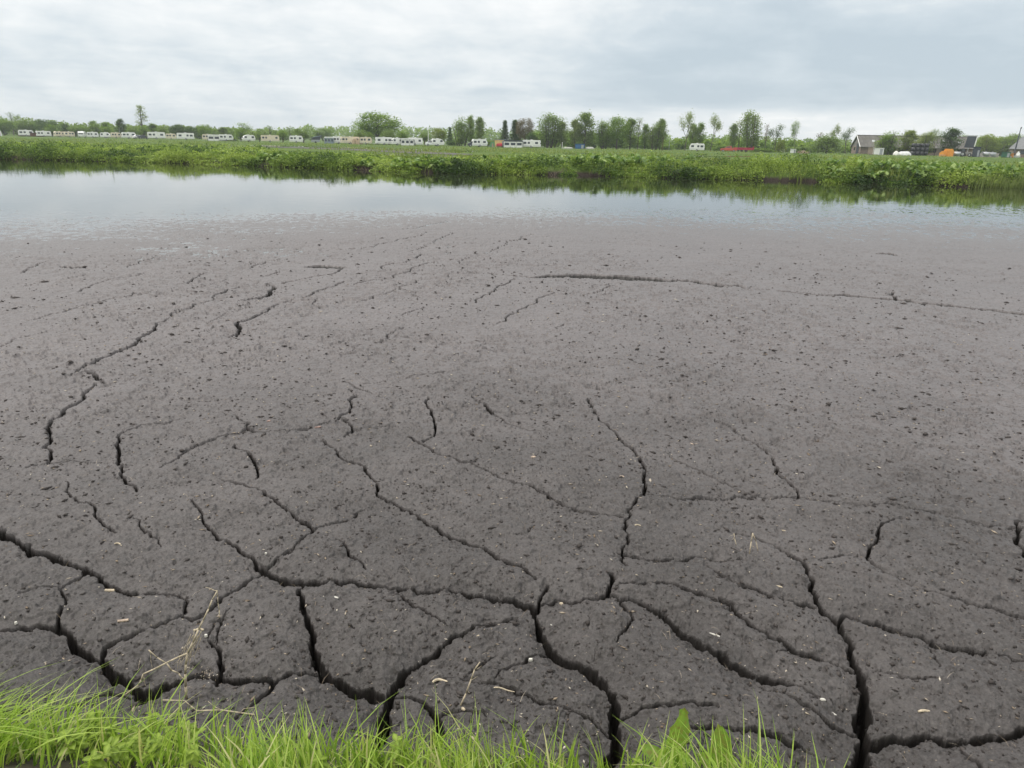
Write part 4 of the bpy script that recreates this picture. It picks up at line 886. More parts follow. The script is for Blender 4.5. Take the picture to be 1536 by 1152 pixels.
def caravan_proto(ln=5.6, body=WHITE, hh=2.55, kind=0):
    r = empty('caravan', (0, 0, 0)); m = MB(); h = ln/2
    prof = [[(-h, .45), (h-.35, .45), (h-.02, 1.25), (h-.25, 1.75), (h-.6, hh-.06), (h-1.1, hh), (-h+.45, hh), (-h+.1, hh-.35), (-h-.02, 1.3)],
            [(-h, .45), (h, .45), (h+.02, 1.3), (h-.12, hh-.12), (h-.4, hh), (-h+.3, hh), (-h, hh-.25)],
            [(-h+.1, .45), (h-.2, .45), (h+.05, 1.1), (h-.7, hh-.35), (h-1.6, hh), (-h+.6, hh), (-h+.1, hh-.5), (-h, 1.1)]][kind]
    m.prism(prof, -1.1, 1.1); m.bevel(.06, 2); m.build('body', body, r)
    for sy in (-1, 1):
        xs = ((-h+.45, .95), (-h+1.9, .7), (h-1.75, .95)) if ln > 5 else ((-h+.5, .8), (h-1.5, .8))
        for x, w in xs:
            mm = MB(); mm.box(x, x+w, sy*1.1-.025, sy*1.1+.03, 1.35, 1.95); mm.bevel(.02, 1); wn = mm.build('window', GLASS, r)
            f = MB(); f.box(x-.05, x+w+.05, sy*1.1-.012, sy*1.1+.012, 1.30, 2.0); f.build('frame', TRIM, wn)
        mm = MB(); mm.cyl((-.1, sy*.98, .33), (-.1, sy*1.13, .33), .33, n=16); wh = mm.build('wheel', TYRE, r)
        f = MB(); f.cyl((-.1, sy*1.1, .33), (-.1, sy*1.145, .33), .19, n=12); f.build('rim', METAL, wh)
        mm = MB(); mm.box(-h+.05, h-.3, sy*1.1-.01, sy*1.1+.016, .72, .82); mm.build('side_stripe', TRIM, r)
    d = MB(); d.box(.15 if ln > 5 else -.3, .75 if ln > 5 else .3, -1.125, -1.09, .55, 2.1); d.bevel(.015, 1); dd = d.build('door', body, r); f = MB(); f.box(.62, .68, -1.15, -1.12, 1.25, 1.4); f.build('handle', TRIM, dd)
    for x in (h-.02, -h-.02):
        mm = MB(); mm.box(x-.02 if x > 0 else x-.03, x+.05 if x > 0 else x+.03, -.85, .85, 1.35, 1.75); mm.build('end_window', GLASS, r)
    mm = MB(); mm.box(-.4, .3, -.35, .35, hh-.01, hh+.13); mm.bevel(.03, 1); mm.build('roof_hatch', WHITE, r)
    mm = MB(); mm.cyl((h-.4, .5, .42), (h+1.1, 0, .45), .035, n=6); mm.cyl((h-.4, -.5, .42), (h+1.1, 0, .45), .035, n=6); mm.cyl((h+.95, 0, .1), (h+.95, 0, .75), .04, n=6); mm.build('drawbar', METAL, r)
    return r
PRO = {('w', 0): caravan_proto(5.6, WHITE, 2.55, 0), ('w', 1): caravan_proto(6.2, WHITE, 2.6, 1), ('w', 2): caravan_proto(4.6, WHITE, 2.45, 2), ('c', 0): caravan_proto(5.4, CREAM, 2.5, 0), ('c', 1): caravan_proto(8.2, CREAM, 2.55, 1)}
used = set()
def put(proto, x0, x1, yb, rz, lab, group, ln, D=None):
    """stand a thing so that it spans photo columns x0..x1 with its foot on the ground at row yb"""
    xc = (x0+x1)/2; p = gq(xc, yb, FIELD_Z) if D is None else at(xc, hor(xc), D); p.z = FIELD_Z
    az = math.atan2(p.x, p.y); o = proto if id(proto) not in used else copy_tree(proto)
    if not isinstance(proto, tuple) and id(proto) not in used: used.add(id(proto))
    o.location = p; o.rotation_euler = (0, 0, -az+R(rz)); o['label'] = lab
    if group: o['group'] = group
    return o
CV = [ # kind, x0, x1, base row, yaw, label
 (('w', 0), 27, 51, 203.5, 4, 'white caravan behind brown fencing, leftmost whole caravan', 0), (('w', 1), 54, 76, 204.2, 0, 'long white caravan right of the brown crates, second from the left edge', 0),
 (('c', 0), 82, 96, 205, 8, 'cream caravan with a pale front, left of a touching pair', 0), (('c', 0), 96, 110, 205.2, 188, 'cream caravan touching its twin, right of the pair', 0),
 (('w', 2), 118, 128, 205.3, 70, 'white caravan seen end-on between two willows', 0), (('w', 0), 130, 148, 205.5, 5, 'white caravan just right of the end-on one', 0), (('w', 2), 150, 166, 206, -6, 'short white caravan left of the small tented one', 0),
 (('c', 0), 168, 180, 206.2, 10, 'small off-white caravan left of the white pole', 0), (('w', 0), 182, 204, 207, 0, 'white caravan right of the slim pole, beside two parked cars', 0), (('w', 1), 221, 248, 208.8, 0, 'clean white caravan with four windows right of the dark parked car', 0),
 (('c', 0), 250, 263, 207.8, 6, 'cream caravan squeezed between two bright white ones', 0), (('w', 1), 265, 291, 209.8, 180, 'tall bright white caravan left of the wide grass gap', 0), (('c', 0), 303, 320, 208.6, 0, 'cream caravan left of the white awning', 0),
 (('w', 0), 328, 350, 210.2, 0, 'white caravan carrying the wide awning', 0), (('w', 2), 363, 382, 210, 180, 'small white caravan under the first lone pollard willow', 0), (('c', 1), 392, 418, 211, 0, 'long cream caravan between two lone pollard willows', 0),
 (('w', 0), 434, 455, 212.6, 5, 'silvery white caravan left of the dark folding camper', 0), (('w', 0), 499, 517, 214.6, 0, 'white caravan behind the blue grey striped awning', 0), (('c', 1), 514, 536, 213.8, 0, 'long cream mobile home behind the tan tents', 0),
 (('c', 0), 541, 557, 213.4, 0, 'cream caravan under the big broad tree', 0), (('w', 1), 563, 588, 217.2, 180, 'white caravan with open space around it right of the big broad tree', 0), (('w', 2), 589, 603, 217, 8, 'small off-white caravan between pollard willows', 0),
 (('w', 1), 612, 634, 217.6, 0, 'long white caravan behind the black arched awning', 0), (('w', 2), 647, 666, 218.6, 0, 'white caravan behind the white parked car', 0), (('w', 0), 708, 731, 220.8, 0, 'white caravan behind the dark car near the middle', 0),
 (('w', 1), 784, 811, 221.6, 0, 'long low white caravan right of the grey framed awning', 0), (('w', 0), 1034, 1057, 227.5, 180, 'lone white caravan on the grass between two thin trees', 0)]
for kd, x0, x1, yb, rz, lab, _ in CV:
    rz = rz+((x0*37) % 23)-11
    o = put(PRO[kd], x0, x1, yb, rz, lab, 'caravans parked across the far campsite', 0); o['category'] = 'caravan'
    # real caravans differ in length; match the span
    p = o.location; ln = {('w', 0): 5.6, ('w', 1): 6.2, ('w', 2): 4.6, ('c', 0): 5.4, ('c', 1): 8.2}[kd]
    dist = math.hypot(p.x, p.y); az = math.atan2(p.x, p.y)
    want = abs(at(x1, hor(x1), p.y).x-at(x0, hor(x0), p.y).x)*math.cos(az)
    if abs(rz) < 28 or abs(rz-180) < 28:
        s = min(1.5, max(.72, want/ln)); hs = min(1.12, max(.9, s)); o.scale = (s, 1, hs)
def awning(x0, x1, y0, y1, yb, cloth, roof, lab, arch=False):
    xc = (x0+x1)/2; p = gq(xc, yb, FIELD_Z); az = math.atan2(p.x, p.y); s = p.y/1080*1.05; w = (x1-x0)*s/math.cos(az)/2*math.cos(az); h = (y1-y0)*p.y*.9/1080*1.0
    r = empty('awning', (p.x, p.y-2.6, FIELD_Z), -az); h = max(2.2, h)
    m = MB(); m.prism([(-w-.1, h-.35), (-w+.3, h-.05), (w-.3, h-.05), (w+.1, h-.35), (w+.05, h-.42), (-w-.05, h-.42)], -1.3, 1.25); m.build('roof', roof, r)
    m = MB(); m.box(-w, -w+.06, -1.25, 1.2, 0, h-.4); m.box(w-.06, w, -1.25, 1.2, 0, h-.4); m.build('side_panel', cloth, r)
    n = 3
    for i in range(n):
        a = -w+.12+i*(2*w-.24)/n; b = a+(2*w-.24)/n-.1
        m = MB(); m.box(a, b, -1.24, -1.2, .05, h-.48); fp = m.build('front_panel', cloth, r)
        m = MB(); m.box(a+.2, b-.2, -1.262, -1.245, .7, h-.75); m.bevel(.005, 1); m.build('window', DARKC if arch or i == 1 else GLASS, fp)
    for x in (-w, w):
        m = MB(); m.cyl((x, -1.27, 0), (x, -1.27, h-.38), .04, n=6); m.build('pole', DARKC if arch else METAL, r)
    return tag(r, lab, 'awning')
awning(318, 341, 201.5, 211, 211, WHITE, WHITE, 'white awning with clear windows in front of the fourteenth caravan'.replace('the fourteenth caravan', 'a white caravan left of the pollard willows'))
awning(490, 503, 205, 215, 215.2, GREYC, WHITE, 'blue grey and white striped awning right of the dark folding camper')
awning(604, 622, 208, 218, 218.4, WHITE, WHITE, 'white awning with a black arched opening, right of the small off-white caravan', True)
awning(757, 783, 213, 223, 223.2, WHITE, DARKC, 'wide awning with a dark frame right of the red car', True)
def tent(x0, x1, yt, yb, mat, lab):
    p = gq((x0+x1)/2, yb, FIELD_Z); az = math.atan2(p.x, p.y); w = (x1-x0)*p.y/1080/2; h = max(1.6, (yb-yt)*p.y/1080); r = empty('tent', p, -az)
    m = MB(); m.prism([(-w, 0), (w, 0), (w*.93, h*.55), (w*.55, h*.95), (0, h), (-w*.55, h*.95), (-w*.93, h*.55)], -1.4, 1.4); m.bevel(.05, 2); m.build('canvas', mat, r)
    m = MB(); m.prism([(-w*.3, .03), (w*.3, .03), (w*.22, h*.7), (-w*.22, h*.7)], -1.43, -1.402); m.build('door_flap', flat('flap', (.36, .27, .18), .8), r)
    m = MB(); m.cyl((0, -1.4, h), (0, -2.6, 0), .012, n=4); m.cyl((w*.9, -1.4, h*.5), (w*1.5, -2.1, 0), .012, n=4); m.cyl((-w*.9, -1.4, h*.5), (-w*1.5, -2.1, 0), .012, n=4); m.build('guy_lines', TRIM, r)
    return tag(r, lab, 'tent')
tent(528, 537, 209.5, 217, TAN, 'tan tent left of its twin in front of the cream mobile home'); tent(536, 544, 209, 217, TAN, 'tan tent right of its twin near the big broad tree')
tent(-4, 1.5, 194, 202, WHITE, 'white tent cut by the left edge of the picture'); tent(735, 743, 218, 222, flat('green_canvas', (.10, .26, .12), .7), 'low green tent left of the yellowish shed')
# folding camper with raised dark roof
def folding():
    p = gq(473, 214, FIELD_Z); r = empty('folding_camper', p, -math.atan2(p.x, p.y)); m = MB(); m.box(-1.4, 1.4, -.9, .9, .4, 1.1); m.bevel(.05); m.build('tub', TRIM, r)
    m = MB(); m.prism([(-1.5, 1.12), (1.5, 1.12), (1.75, 2.2), (-.6, 1.9)], -.85, .85); m.build('canvas', DARKC, r)
    m = MB(); m.prism([(-.9, 1.86), (1.9, 2.28), (1.9, 2.44), (-.9, 2.02)], -1, 1); m.build('roof', GREYC, r)
    m = MB(); m.box(-.9, -.1, -.87, -.855, 1.25, 1.75); m.build('window', GLASS, r)
    for s in (-1, 1): m = MB(); m.cyl((0, s*.8, .32), (0, s*.98, .32), .3, n=14); m.build('wheel', TYRE, r)
    tag(r, 'dark folding camper with a tilted raised roof on the grass', 'folding camper')
folding()
# ---- cars
def car(name, ln, col, x0, x1, yb, rz, lab, cat='car', pickup=False):
    r = empty(name, (0, 0, 0)); h = ln/2; pm = flat('paint_%s' % '_'.join('%d' % (c*100) for c in col), col, .3, .05, 1, 0, .6); m = MB()
    if pickup: prof = [(-h, .42), (h, .42), (h+.03, .85), (h-.1, 1.0), (h-1.3, 1.08), (h-1.9, 1.66), (h-3.2, 1.7), (h-3.35, 1.08), (-h, 1.08)]
    else: prof = [(-h, .38), (h, .38), (h+.02, .7), (h-.15, .86), (h-1.0, .98), (h-1.7, 1.42), (-h+1.2, 1.46), (-h+.45, 1.05), (-h, .95)]
    m.prism(prof, -.87, .87, .16); m.bevel(.05, 2); m.build('body', pm, r)
    for s in (-1, 1):
        m = MB(); zz = (1.12, 1.58) if pickup else (1.0, 1.36); x_ = (h-3.1, h-1.55) if pickup else (-h+.75, h-1.45)
        m.prism([(x_[0], zz[0]), (x_[1], zz[0]), (x_[1]-.35, zz[1]), (x_[0]+.2, zz[1])], s*.80-.02, s*.80+.02); m.build('side_window', GLASS, r)
        for x in (-h+.85, h-.85):
            m = MB(); m.cyl((x, s*.70, .33), (x, s*.89, .33), .33, n=18); w = m.build('wheel', TYRE, r); m = MB(); m.cyl((x, s*.86, .33), (x, s*.905, .33), .2, n=10); m.build('rim', METAL, w)
        m = MB(); m.box(h-.08, h+.04, s*.62-.14, s*.62+.14, .64, .78); m.build('headlight', WHITE, r)
        m = MB(); m.box(-h-.03, -h+.05, s*.68-.1, s*.68+.1, .7, .88); m.build('tail_light', flat('tail_red', (.4, .02, .02), .3), r)
    m = MB(); a = (h-1.34, 1.10, h-1.88, 1.62) if pickup else (h-1.06, 1.0, h-1.64, 1.37)
    m.prism([(a[0]+.03, a[1]), (a[0]+.08, a[1]), (a[2]+.05, a[3]), (a[2], a[3])], -.66, .66); m.build('windscreen', GLASS, r)
    put(r, x0, x1, yb, rz, lab, None, ln); r['category'] = cat; return r
car('parked_car', 4.3, (.03, .035, .045), 209, 220, 208.2, 10, 'dark parked car left of the clean four-window caravan')
car('parked_car', 4.3, (.7, .7, .7), 202, 211, 207.8, 25, 'white parked car left of the dark one at the far left campsite')
car('parked_car', 4.3, (.75, .76, .78), 641, 655, 219.6, 5, 'white parked car in front of a caravan, right of the tall white pole')
car('parked_car', 4.5, (.025, .03, .05), 705, 719, 222.2, 5, 'dark blue parked car in front of a white caravan near the middle')
car('parked_car', 3.9, (.48, .02, .05), 746, 755, 223, 80, 'small red car parked in front of the yellowish shed')
car('pickup_truck', 4.9, (.45, .07, .04), 1083, 1104, 228.6, 180, 'red pickup truck towing the red flat trailer', 'pickup', True)
def red_trailer():
    RED = flat('trailer_red', (.36, .02, .05), .5, .15, 2); p = gq(1116, 228.8, FIELD_Z); r = empty('farm_trailer', p, -math.atan2(p.x, p.y)); m = MB(); m.prism([(-2.9, .65), (2.9, .65), (3.1, 1.35), (-3.1, 1.35)], -1, 1); m.bevel(.03, 1); m.build('bed', RED, r)
    m = MB(); m.box(2.7, 2.95, -1, 1, 1.36, 1.75); m.build('tailboard', RED, r); m = MB()
    for x in np.linspace(-2.6, 2.6, 9): m.box(x-.03, x+.03, -1.05, -1.005, .68, 1.32)
    m.build('side_ribs', flat('rib_red', (.25, .015, .03), .5), r)
    for x in (-.5, .6):
        for s in (-1, 1): m = MB(); m.cyl((x, s*.75, .36), (x, s*.98, .36), .36, n=16); m.build('wheel', TYRE, r)
    tag(r, 'dark red flat farm trailer behind the red pickup', 'trailer')
red_trailer()
# ---- huts, containers, fences, poles
def boxthing(name, x0, x1, yt, yb, mat, lab, cat, dep=2.4, ribs=True, roof=None, rz=0, door=True, D=None):
    xc = (x0+x1)/2; p = gq(xc, yb, FIELD_Z) if D is None else at(xc, hor(xc), D); p.z = FIELD_Z; az = math.atan2(p.x, p.y)
    k = p.y/1080/math.cos(R(PITCH)); w = (x1-x0)*k*math.cos(az)*1.05/2; h = (yb-yt)*p.y*math.cos(R(PITCH))/1080; r = empty(name, p, -az+R(rz))
    m = MB(); m.box(-w, w, -dep/2, dep/2, .08, h); m.bevel(.03, 1); m.build('body', mat, r)
    if ribs:
        m = MB(); n = max(4, int(w*2/.45))
        for x in np.linspace(-w+.12, w-.12, n): m.box(x-.05, x+.05, -dep/2-.035, -dep/2-.002, .2, h-.12)
        m.build('side_ribs', mat, r)
    m = MB(); m.box(-w-.08, w+.08, -dep/2-.15, dep/2+.08, h+.003, h+.11); m.build('roof', roof or mat, r)
    if door: m = MB(); m.box(w*.3, w*.3+min(.8, w*.5), -dep/2-.06, -dep/2-.04, .1, min(1.9, h-.2)); m.build('door', TRIM, r)
    m = MB(); m.box(-w+.05, w-.05, -dep/2+.05, dep/2-.05, -.02, .077); m.build('base', TYRE, r)
    return tag(r, lab, cat)
BLUE = flat('container_blue', (.03, .12, .27), .5, .15, 1.5); BROWN = flat('brown_boards', (.11, .055, .035), .85, .3, 3)
boxthing('storage_container', 864, 876, 217.5, 224.2, BLUE, 'blue storage container under the trees right of the middle', 'container')
boxthing('shed', 743.5, 757.5, 211.5, 222, flat('yellow_boards', (.62, .48, .20), .7, .1, 2), 'yellowish shed with a blue grey roof behind the small red car', 'shed', roof=GREYC)
boxthing('shed', 757.8, 762, 212, 222, flat('teal_boards', (.12, .22, .26), .7, .1, 2), 'narrow teal lean-to at the right of the yellowish shed', 'shed', roof=GREYC, ribs=False)
boxthing('board_screen', 28, 45, 200, 204.4, BROWN, 'brown board screen in front of the leftmost caravan', 'screen', .3, door=False); boxthing('board_screen', 46, 65, 202, 207, BROWN, 'brown board screen nearer than its neighbour, below the second caravan', 'screen', .3, door=False)
boxthing('sanitary_hut', 517, 533, 203.6, 210, flat('hut_grey', (.35, .37, .36), .7), 'low grey hut behind the cream mobile home', 'hut', 4, ribs=False, D=300)
boxthing('cabinet', 1187, 1194, 225.5, 231, WHITE, 'small white cabinet standing alone in the right meadow', 'cabinet', 1.0, ribs=False)
boxthing('barrow_box', 1170, 1177, 223.8, 228, WHITE, 'small pale box left of the lone white cabinet', 'box', 1.0, ribs=False, D=255)
def pole(px, yt, yb, lab, r=.06, mat=METAL, name='flag_pole'):
    p = gq(px, yb, FIELD_Z); h = (yb-yt)*p.y*math.cos(R(PITCH))/1080; o = empty(name, p); m = MB(); m.cyl((0, 0, -.2), (0, 0, h), r, r*.6, 8); m.build('shaft', mat, o)
    m = MB(); m.cyl((0, 0, h), (0, 0, h+.12), r*1.5, r*.6, 8); m.build('cap', mat, o); return tag(o, lab, 'pole')
pole(642.5, 193, 217, 'tall slim white pole left of the yellow green tree', .08, WHITE); pole(180, 192, 206, 'slim pale pole beside the ninth caravan from the left'.replace('the ninth caravan from the left', 'a far left caravan'), .07, TRIM)
pole(1004, 206, 221, 'slim grey pole in the gap left of the lone caravan', .06); pole(994, 204, 223, 'dark post under the last dense trees', .09, BROWN, 'post'); pole(639.5, 219.6, 224.5, 'short pale marker stake in the grass by the ditch', .06, WHITE, 'stake')
pole(843.5, 216, 224.5, 'white marker post left of the blue container', .10, WHITE, 'stake')
# ============================================================ FARM
ROOFM = None
def farm():
    m, t, b = mat_new('fibre_cement_roof'); oc = t.new('ShaderNodeTexCoord').outputs['Object']
    n = t.noise(t.vm('MULTIPLY', oc, (1, .3, .3)), 1.2, 6, .7); c = t.mix(t.mr(n, .35, .7), (.10, .094, .086), (.165, .155, .14)); n2 = t.noise(oc, .22, 3, .5); c = t.mix(t.mr(n2, .5, .7), c, (.10, .10, .075)); t.put(b.inputs['Base Color'], c); b.inputs['Roughness'].default_value = .9
    wv = t.new('ShaderNodeTexWave', bands_direction='X'); t.l.new(oc, wv.inputs['Vector']); wv.inputs['Scale'].default_value = 2.2; bp = t.new('ShaderNodeBump'); bp.inputs['Distance'].default_value = .05; t.put(bp.inputs['Height'], wv.outputs['Fac']); t.l.new(bp.outputs[0], b.inputs['Normal'])
    brick = flat('barn_brick', (.22, .17, .14), .9, .25, 3); dark = flat('barn_opening', (.012, .012, .012), .9)
    D = 262; p0 = at(1291, hor(1291), D); L_ = 35.0; hw = 7.5
    r = empty('barn', (p0.x, p0.y, FIELD_Z), R(-13)); zr = at(1291, 203, D+5).z-FIELD_Z; ze = 2.6
    m_ = MB(); m_.prism([(0, 0), (L_, 0), (L_, ze), (0, ze)], 0, 2*hw); m_.build('wall', brick, r)
    for s, y0 in ((1, 0), (-1, 2*hw)):
        bm = MB(); yr = hw; ov = .7*(-s); q = [(-.4, y0+ov*1.0, ze-.25), (L_+.4, y0+ov, ze-.25), (L_+.4, yr, zr), (-.4, yr, zr)]
        vs = [bm.bm.verts.new(v) for v in q]; bm.bm.faces.new(vs); vs2 = [bm.bm.verts.new((v[0], v[1], v[2]-.12)) for v in q]; bm.bm.faces.new(vs2[::-1])
        for i in range(4): bm.bm.faces.new((vs[i], vs2[i], vs2[(i+1) % 4], vs[(i+1) % 4]))
        rf = bm.build('roof', m, r)
        if s == 1:
            for k, x in enumerate(np.linspace(4, L_-4, 7)):
                f = .45+.1*(k % 2); y = y0+ov+(yr-y0-ov)*f; z = ze-.25+(zr-ze+.25)*f; sk = MB(); sk.bm.faces.new([sk.bm.verts.new(v) for v in [(x, y, z+.03), (x+1.0, y, z+.03), (x+1.0, y+1.2, z+.03+1.2*(zr-ze+.25)/(yr-y0-ov)), (x, y+1.2, z+.03+1.2*(zr-ze+.25)/(yr-y0-ov))]]); sk.build('skylight', flat('skylight_sheet', (.42, .44, .44), .5), rf)
    bm = MB(); bm.bm.faces.new([bm.bm.verts.new(v) for v in [(-.01, .02, ze+.004), (-.01, 2*hw-.02, ze+.004), (-.01, hw, zr-.2)]]); bm.bm.faces.new([bm.bm.verts.new(v) for v in [(L_+.01, .02, ze+.004), (L_+.01, 2*hw-.02, ze+.004), (L_+.01, hw, zr-.2)]]); bm.build('gable', flat('barn_boards', (.19, .18, .165), .85, .2, 3), r)
    bm = MB()
    for s in (0, 2*hw): e = Vector((-.45, s+(-.8 if s == 0 else .8), ze-.28)); bm.cyl(e, (-.45, hw, zr+.05), .13, n=4)
    bm.build('bargeboard', WHITE, r)
    bm = MB(); bm.box(-.06, -.02, 3, 7, .02, 3.4); bm.build('barn_door', DARKC, r)
    bm = MB(); bm.box(-.06, -.02, 9, 11, 1.2, 2.2); bm.build('gable_window', GLASS, r)
    for x in np.arange(3, L_-4, 4.5): bm = MB(); bm.box(x, x+2.8, -.05, -.02, .9, 2.1); bm.build('opening', dark, r)
    bm = MB(); bm.cyl((-.5, hw, zr+.06), (L_+.5, hw, zr+.06), .16, n=6); bm.build('ridge_cap', m, r)
    tag(r, 'long low barn with a grey corrugated roof and white gable trim', 'barn')
    # second house at the right edge
    D = 240; p0 = at(1519, hor(1519), D); zr = at(1540, 205, D).z-FIELD_Z; r = empty('farm_house', (p0.x, p0.y, FIELD_Z), R(-28)); hw = 5; L_ = 16
    m_ = MB(); m_.prism([(0, 0), (L_, 0), (L_, 2.8), (0, 2.8)], 0, 2*hw); m_.build('wall', brick, r)
    for y0, ov in ((0, -.6), (2*hw, .6)):
        bm = MB(); q = [(2.2 if True else 0, hw, zr), (L_+.3, hw, zr), (L_+.3, y0+ov, 2.55), (-.4, y0+ov, 2.55)]; vs = [bm.bm.verts.new(v) for v in q]; bm.bm.faces.new(vs); vs2 = [bm.bm.verts.new((v[0], v[1], v[2]-.12)) for v in q]; bm.bm.faces.new(vs2[::-1])
        for i in range(4): bm.bm.faces.new((vs[i], vs2[i], vs2[(i+1) % 4], vs[(i+1) % 4]))
        bm.build('roof', flat('slate_grey', (.17, .175, .18), .8, .15, 2), r)
    bm = MB(); bm.bm.faces.new([bm.bm.verts.new(v) for v in [(-.41, -.6, 2.55), (-.41, 2*hw+.6, 2.55), (2.2, hw, zr)]]); bm.build('hip', flat('slate_grey', (.17, .175, .18)), r)
    for x in (2, 5, 8): bm = MB(); bm.box(x, x+1.2, -.05, -.01, 1, 2.2); bm.build('window', GLASS, r)
    tag(r, 'grey hipped-roof farmhouse cut by the right edge of the picture', 'house')
farm()
BALE = flat('bale_wrap', (.018, .02, .024), .32, .3, 2, spec=.6)
def bale(px, row, lab, D, grp, rr=.62):
    p = at(px, hor(px), D); r = empty('silage_bale', (p.x, p.y, FIELD_Z+row*1.2), -math.atan2(p.x, p.y)+random.uniform(-.1, .1)); m = MB(); m.cyl((0, 0, .02), (0, 0, 1.2), rr, n=20); m.bevel(.13, 2); m.build('wrap', BALE, r, True)
    m = MB(); m.cyl((0, 0, .42), (0, 0, .47), rr+.012, n=20); m.cyl((0, 0, .8), (0, 0, .85), rr+.012, n=20); m.build('overlap_band', flat('bale_band', (.05, .055, .06), .3), r); return tag(r, lab, 'bale', grp)
rn = ('bottom', 'middle', 'top'); cn = ('leftmost', 'second', 'third', 'rightmost')
for row in range(3):
    for c_ in range(4 if row < 2 else 4): bale(1369.5+c_*6.6, row, 'black wrapped bale in the big stack, %s row, %s column from the left' % (rn[row], cn[c_]), 236+.1*c_, 'black bales in the big stack')
for c_ in range(4):
    bale(1326+c_*5.6, 0, 'black wrapped bale on the ground behind the white trailer, %s of four' % cn[c_], 244, 'black bales beside the white trailer')
for c_ in range(3): bale(1328.5+c_*6.2, 1, 'black wrapped bale on the second layer right of the white trailer, %s of three' % ('left', 'middle', 'right')[c_], 244, 'black bales beside the white trailer')
bale(1334.5, 2, 'single black bale crowning the low heap right of the white trailer', 244, 'black bales beside the white trailer')
bale(1357.5, 0, 'black bale standing in front of the white tarpaulin', 232, 'loose black bales'); bale(1362.5, 0, 'black bale between the white tarpaulin and the big stack', 232, 'loose black bales')
boxthing('livestock_trailer', 1311, 1325, 219.5, 229, WHITE, 'white livestock trailer in front of the barn end', 'trailer', 2.2); boxthing('wooden_pallet_stack', 1303, 1311, 219, 229.2, flat('weathered_wood', (.30, .24, .19), .9, .2, 3), 'weathered wooden boards leaning left of the white livestock trailer', 'board stack', .6, door=False)
def tarp(px0, px1, yt, yb, mat, lab, name='tarpaulin_heap', cat='tarpaulin', seed=1, sharp=False):
    p = gq((px0+px1)/2, yb, FIELD_Z); w = (px1-px0)*p.y/1080/2; h = (yb-yt)*p.y*.95/1080; bm = bmesh.new(); bmesh.ops.create_icosphere(bm, subdivisions=4, radius=1)
    co = np.array([v.co[:] for v in bm.verts]); n = fbm(co[:, 0]*1.5+seed*9, co[:, 1]*1.5+co[:, 2], .6, 3, seed)
    for v, q in zip(bm.verts, n): sx = abs(v.co.x)**.6*math.copysign(1, v.co.x); v.co = Vector((sx*w, v.co.y*1.3, max(-.02, v.co.z)*h*(.75+.5*float(q))))
    m = MB(); m.bm.free(); m.bm = bm; o = m.build(name, mat, None, True); o.location = p; o.rotation_euler = (0, 0, -math.atan2(p.x, p.y)); return tag(o, lab, cat)
tarp(1348, 1367, 224.5, 230, flat('tarp_white', (.55, .56, .55), .6, .2, 2), 'white tarpaulin over a heap left of the big black bale stack'); tarp(1341, 1349, 226, 231.5, flat('pale_sacks', (.6, .6, .55), .8), 'small pale heap left of the white tarpaulin', seed=4)
# orange tank-like tent
def orange():
    O = flat('orange_cover', (.75, .30, .03), .55, .1, 2); p = gq(1423.5, 234.5, FIELD_Z); r = empty('orange_skip', p, -math.atan2(p.x, p.y)); m = MB(); m.prism([(-1.35, 0), (1.35, 0), (1.35, 1.5), (1.0, 2.15), (-1.0, 2.15), (-1.35, 1.5)], -1, 1); m.bevel(.06); m.build('body', O, r)
    m = MB()
    for x in np.linspace(-1.1, 1.1, 7): m.box(x-.03, x+.03, -1.04, -1.005, .1, 1.6)
    m.build('ribs', flat('orange_rib', (.6, .22, .02), .6), r); tag(r, 'bright orange covered skip in front of the barn', 'skip')
    p = gq(1414.5, 234, FIELD_Z); r = empty('orange_crate', p, -math.atan2(p.x, p.y)); m = MB(); m.prism([(-.8, 0), (.8, 0), (.8, 1.5), (-.2, 1.5), (-.8, .9)], -.8, .8); m.bevel(.04); m.build('body', O, r); m = MB(); m.box(-.85, .85, -.84, -.802, .3, .42); m.build('band', TRIM, r); tag(r, 'small orange crate leaning left of the bright orange skip', 'crate')
orange()
def tank(px0, px1, yt, yb, mat, lab, D=None):
    xc = (px0+px1)/2; p = gq(xc, yb, FIELD_Z) if D is None else at(xc, hor(xc), D); p.z = FIELD_Z; w = (px1-px0)*p.y/1080/2; h = (yb-yt)*p.y*.95/1080; rr = min(h*.42, 1.1); r = empty('tank', p, -math.atan2(p.x, p.y)); m = MB(); m.cyl((-w, 0, h-rr), (w, 0, h-rr), rr, n=20); m.bevel(.15, 3); m.build('vessel', mat, r, True)
    m = MB()
    for x in (-w*.6, w*.6): m.box(x-.08, x+.08, -rr*.7, rr*.7, 0, h-rr)
    m.build('cradle', TRIM, r); m = MB(); m.cyl((0, 0, h-.02), (0, 0, h+.18), .22, n=12); m.build('hatch', METAL, r); return tag(r, lab, 'tank')
tank(1430, 1441, 224.5, 231.5, METAL, 'pale grey tank right of the bright orange skip'); tank(1474, 1484, 222, 229.5, METAL, 'grey tank above the concrete wall, left of two'); tank(1485, 1494, 222.5, 229.5, TRIM, 'darker grey tank above the concrete wall, right of two')
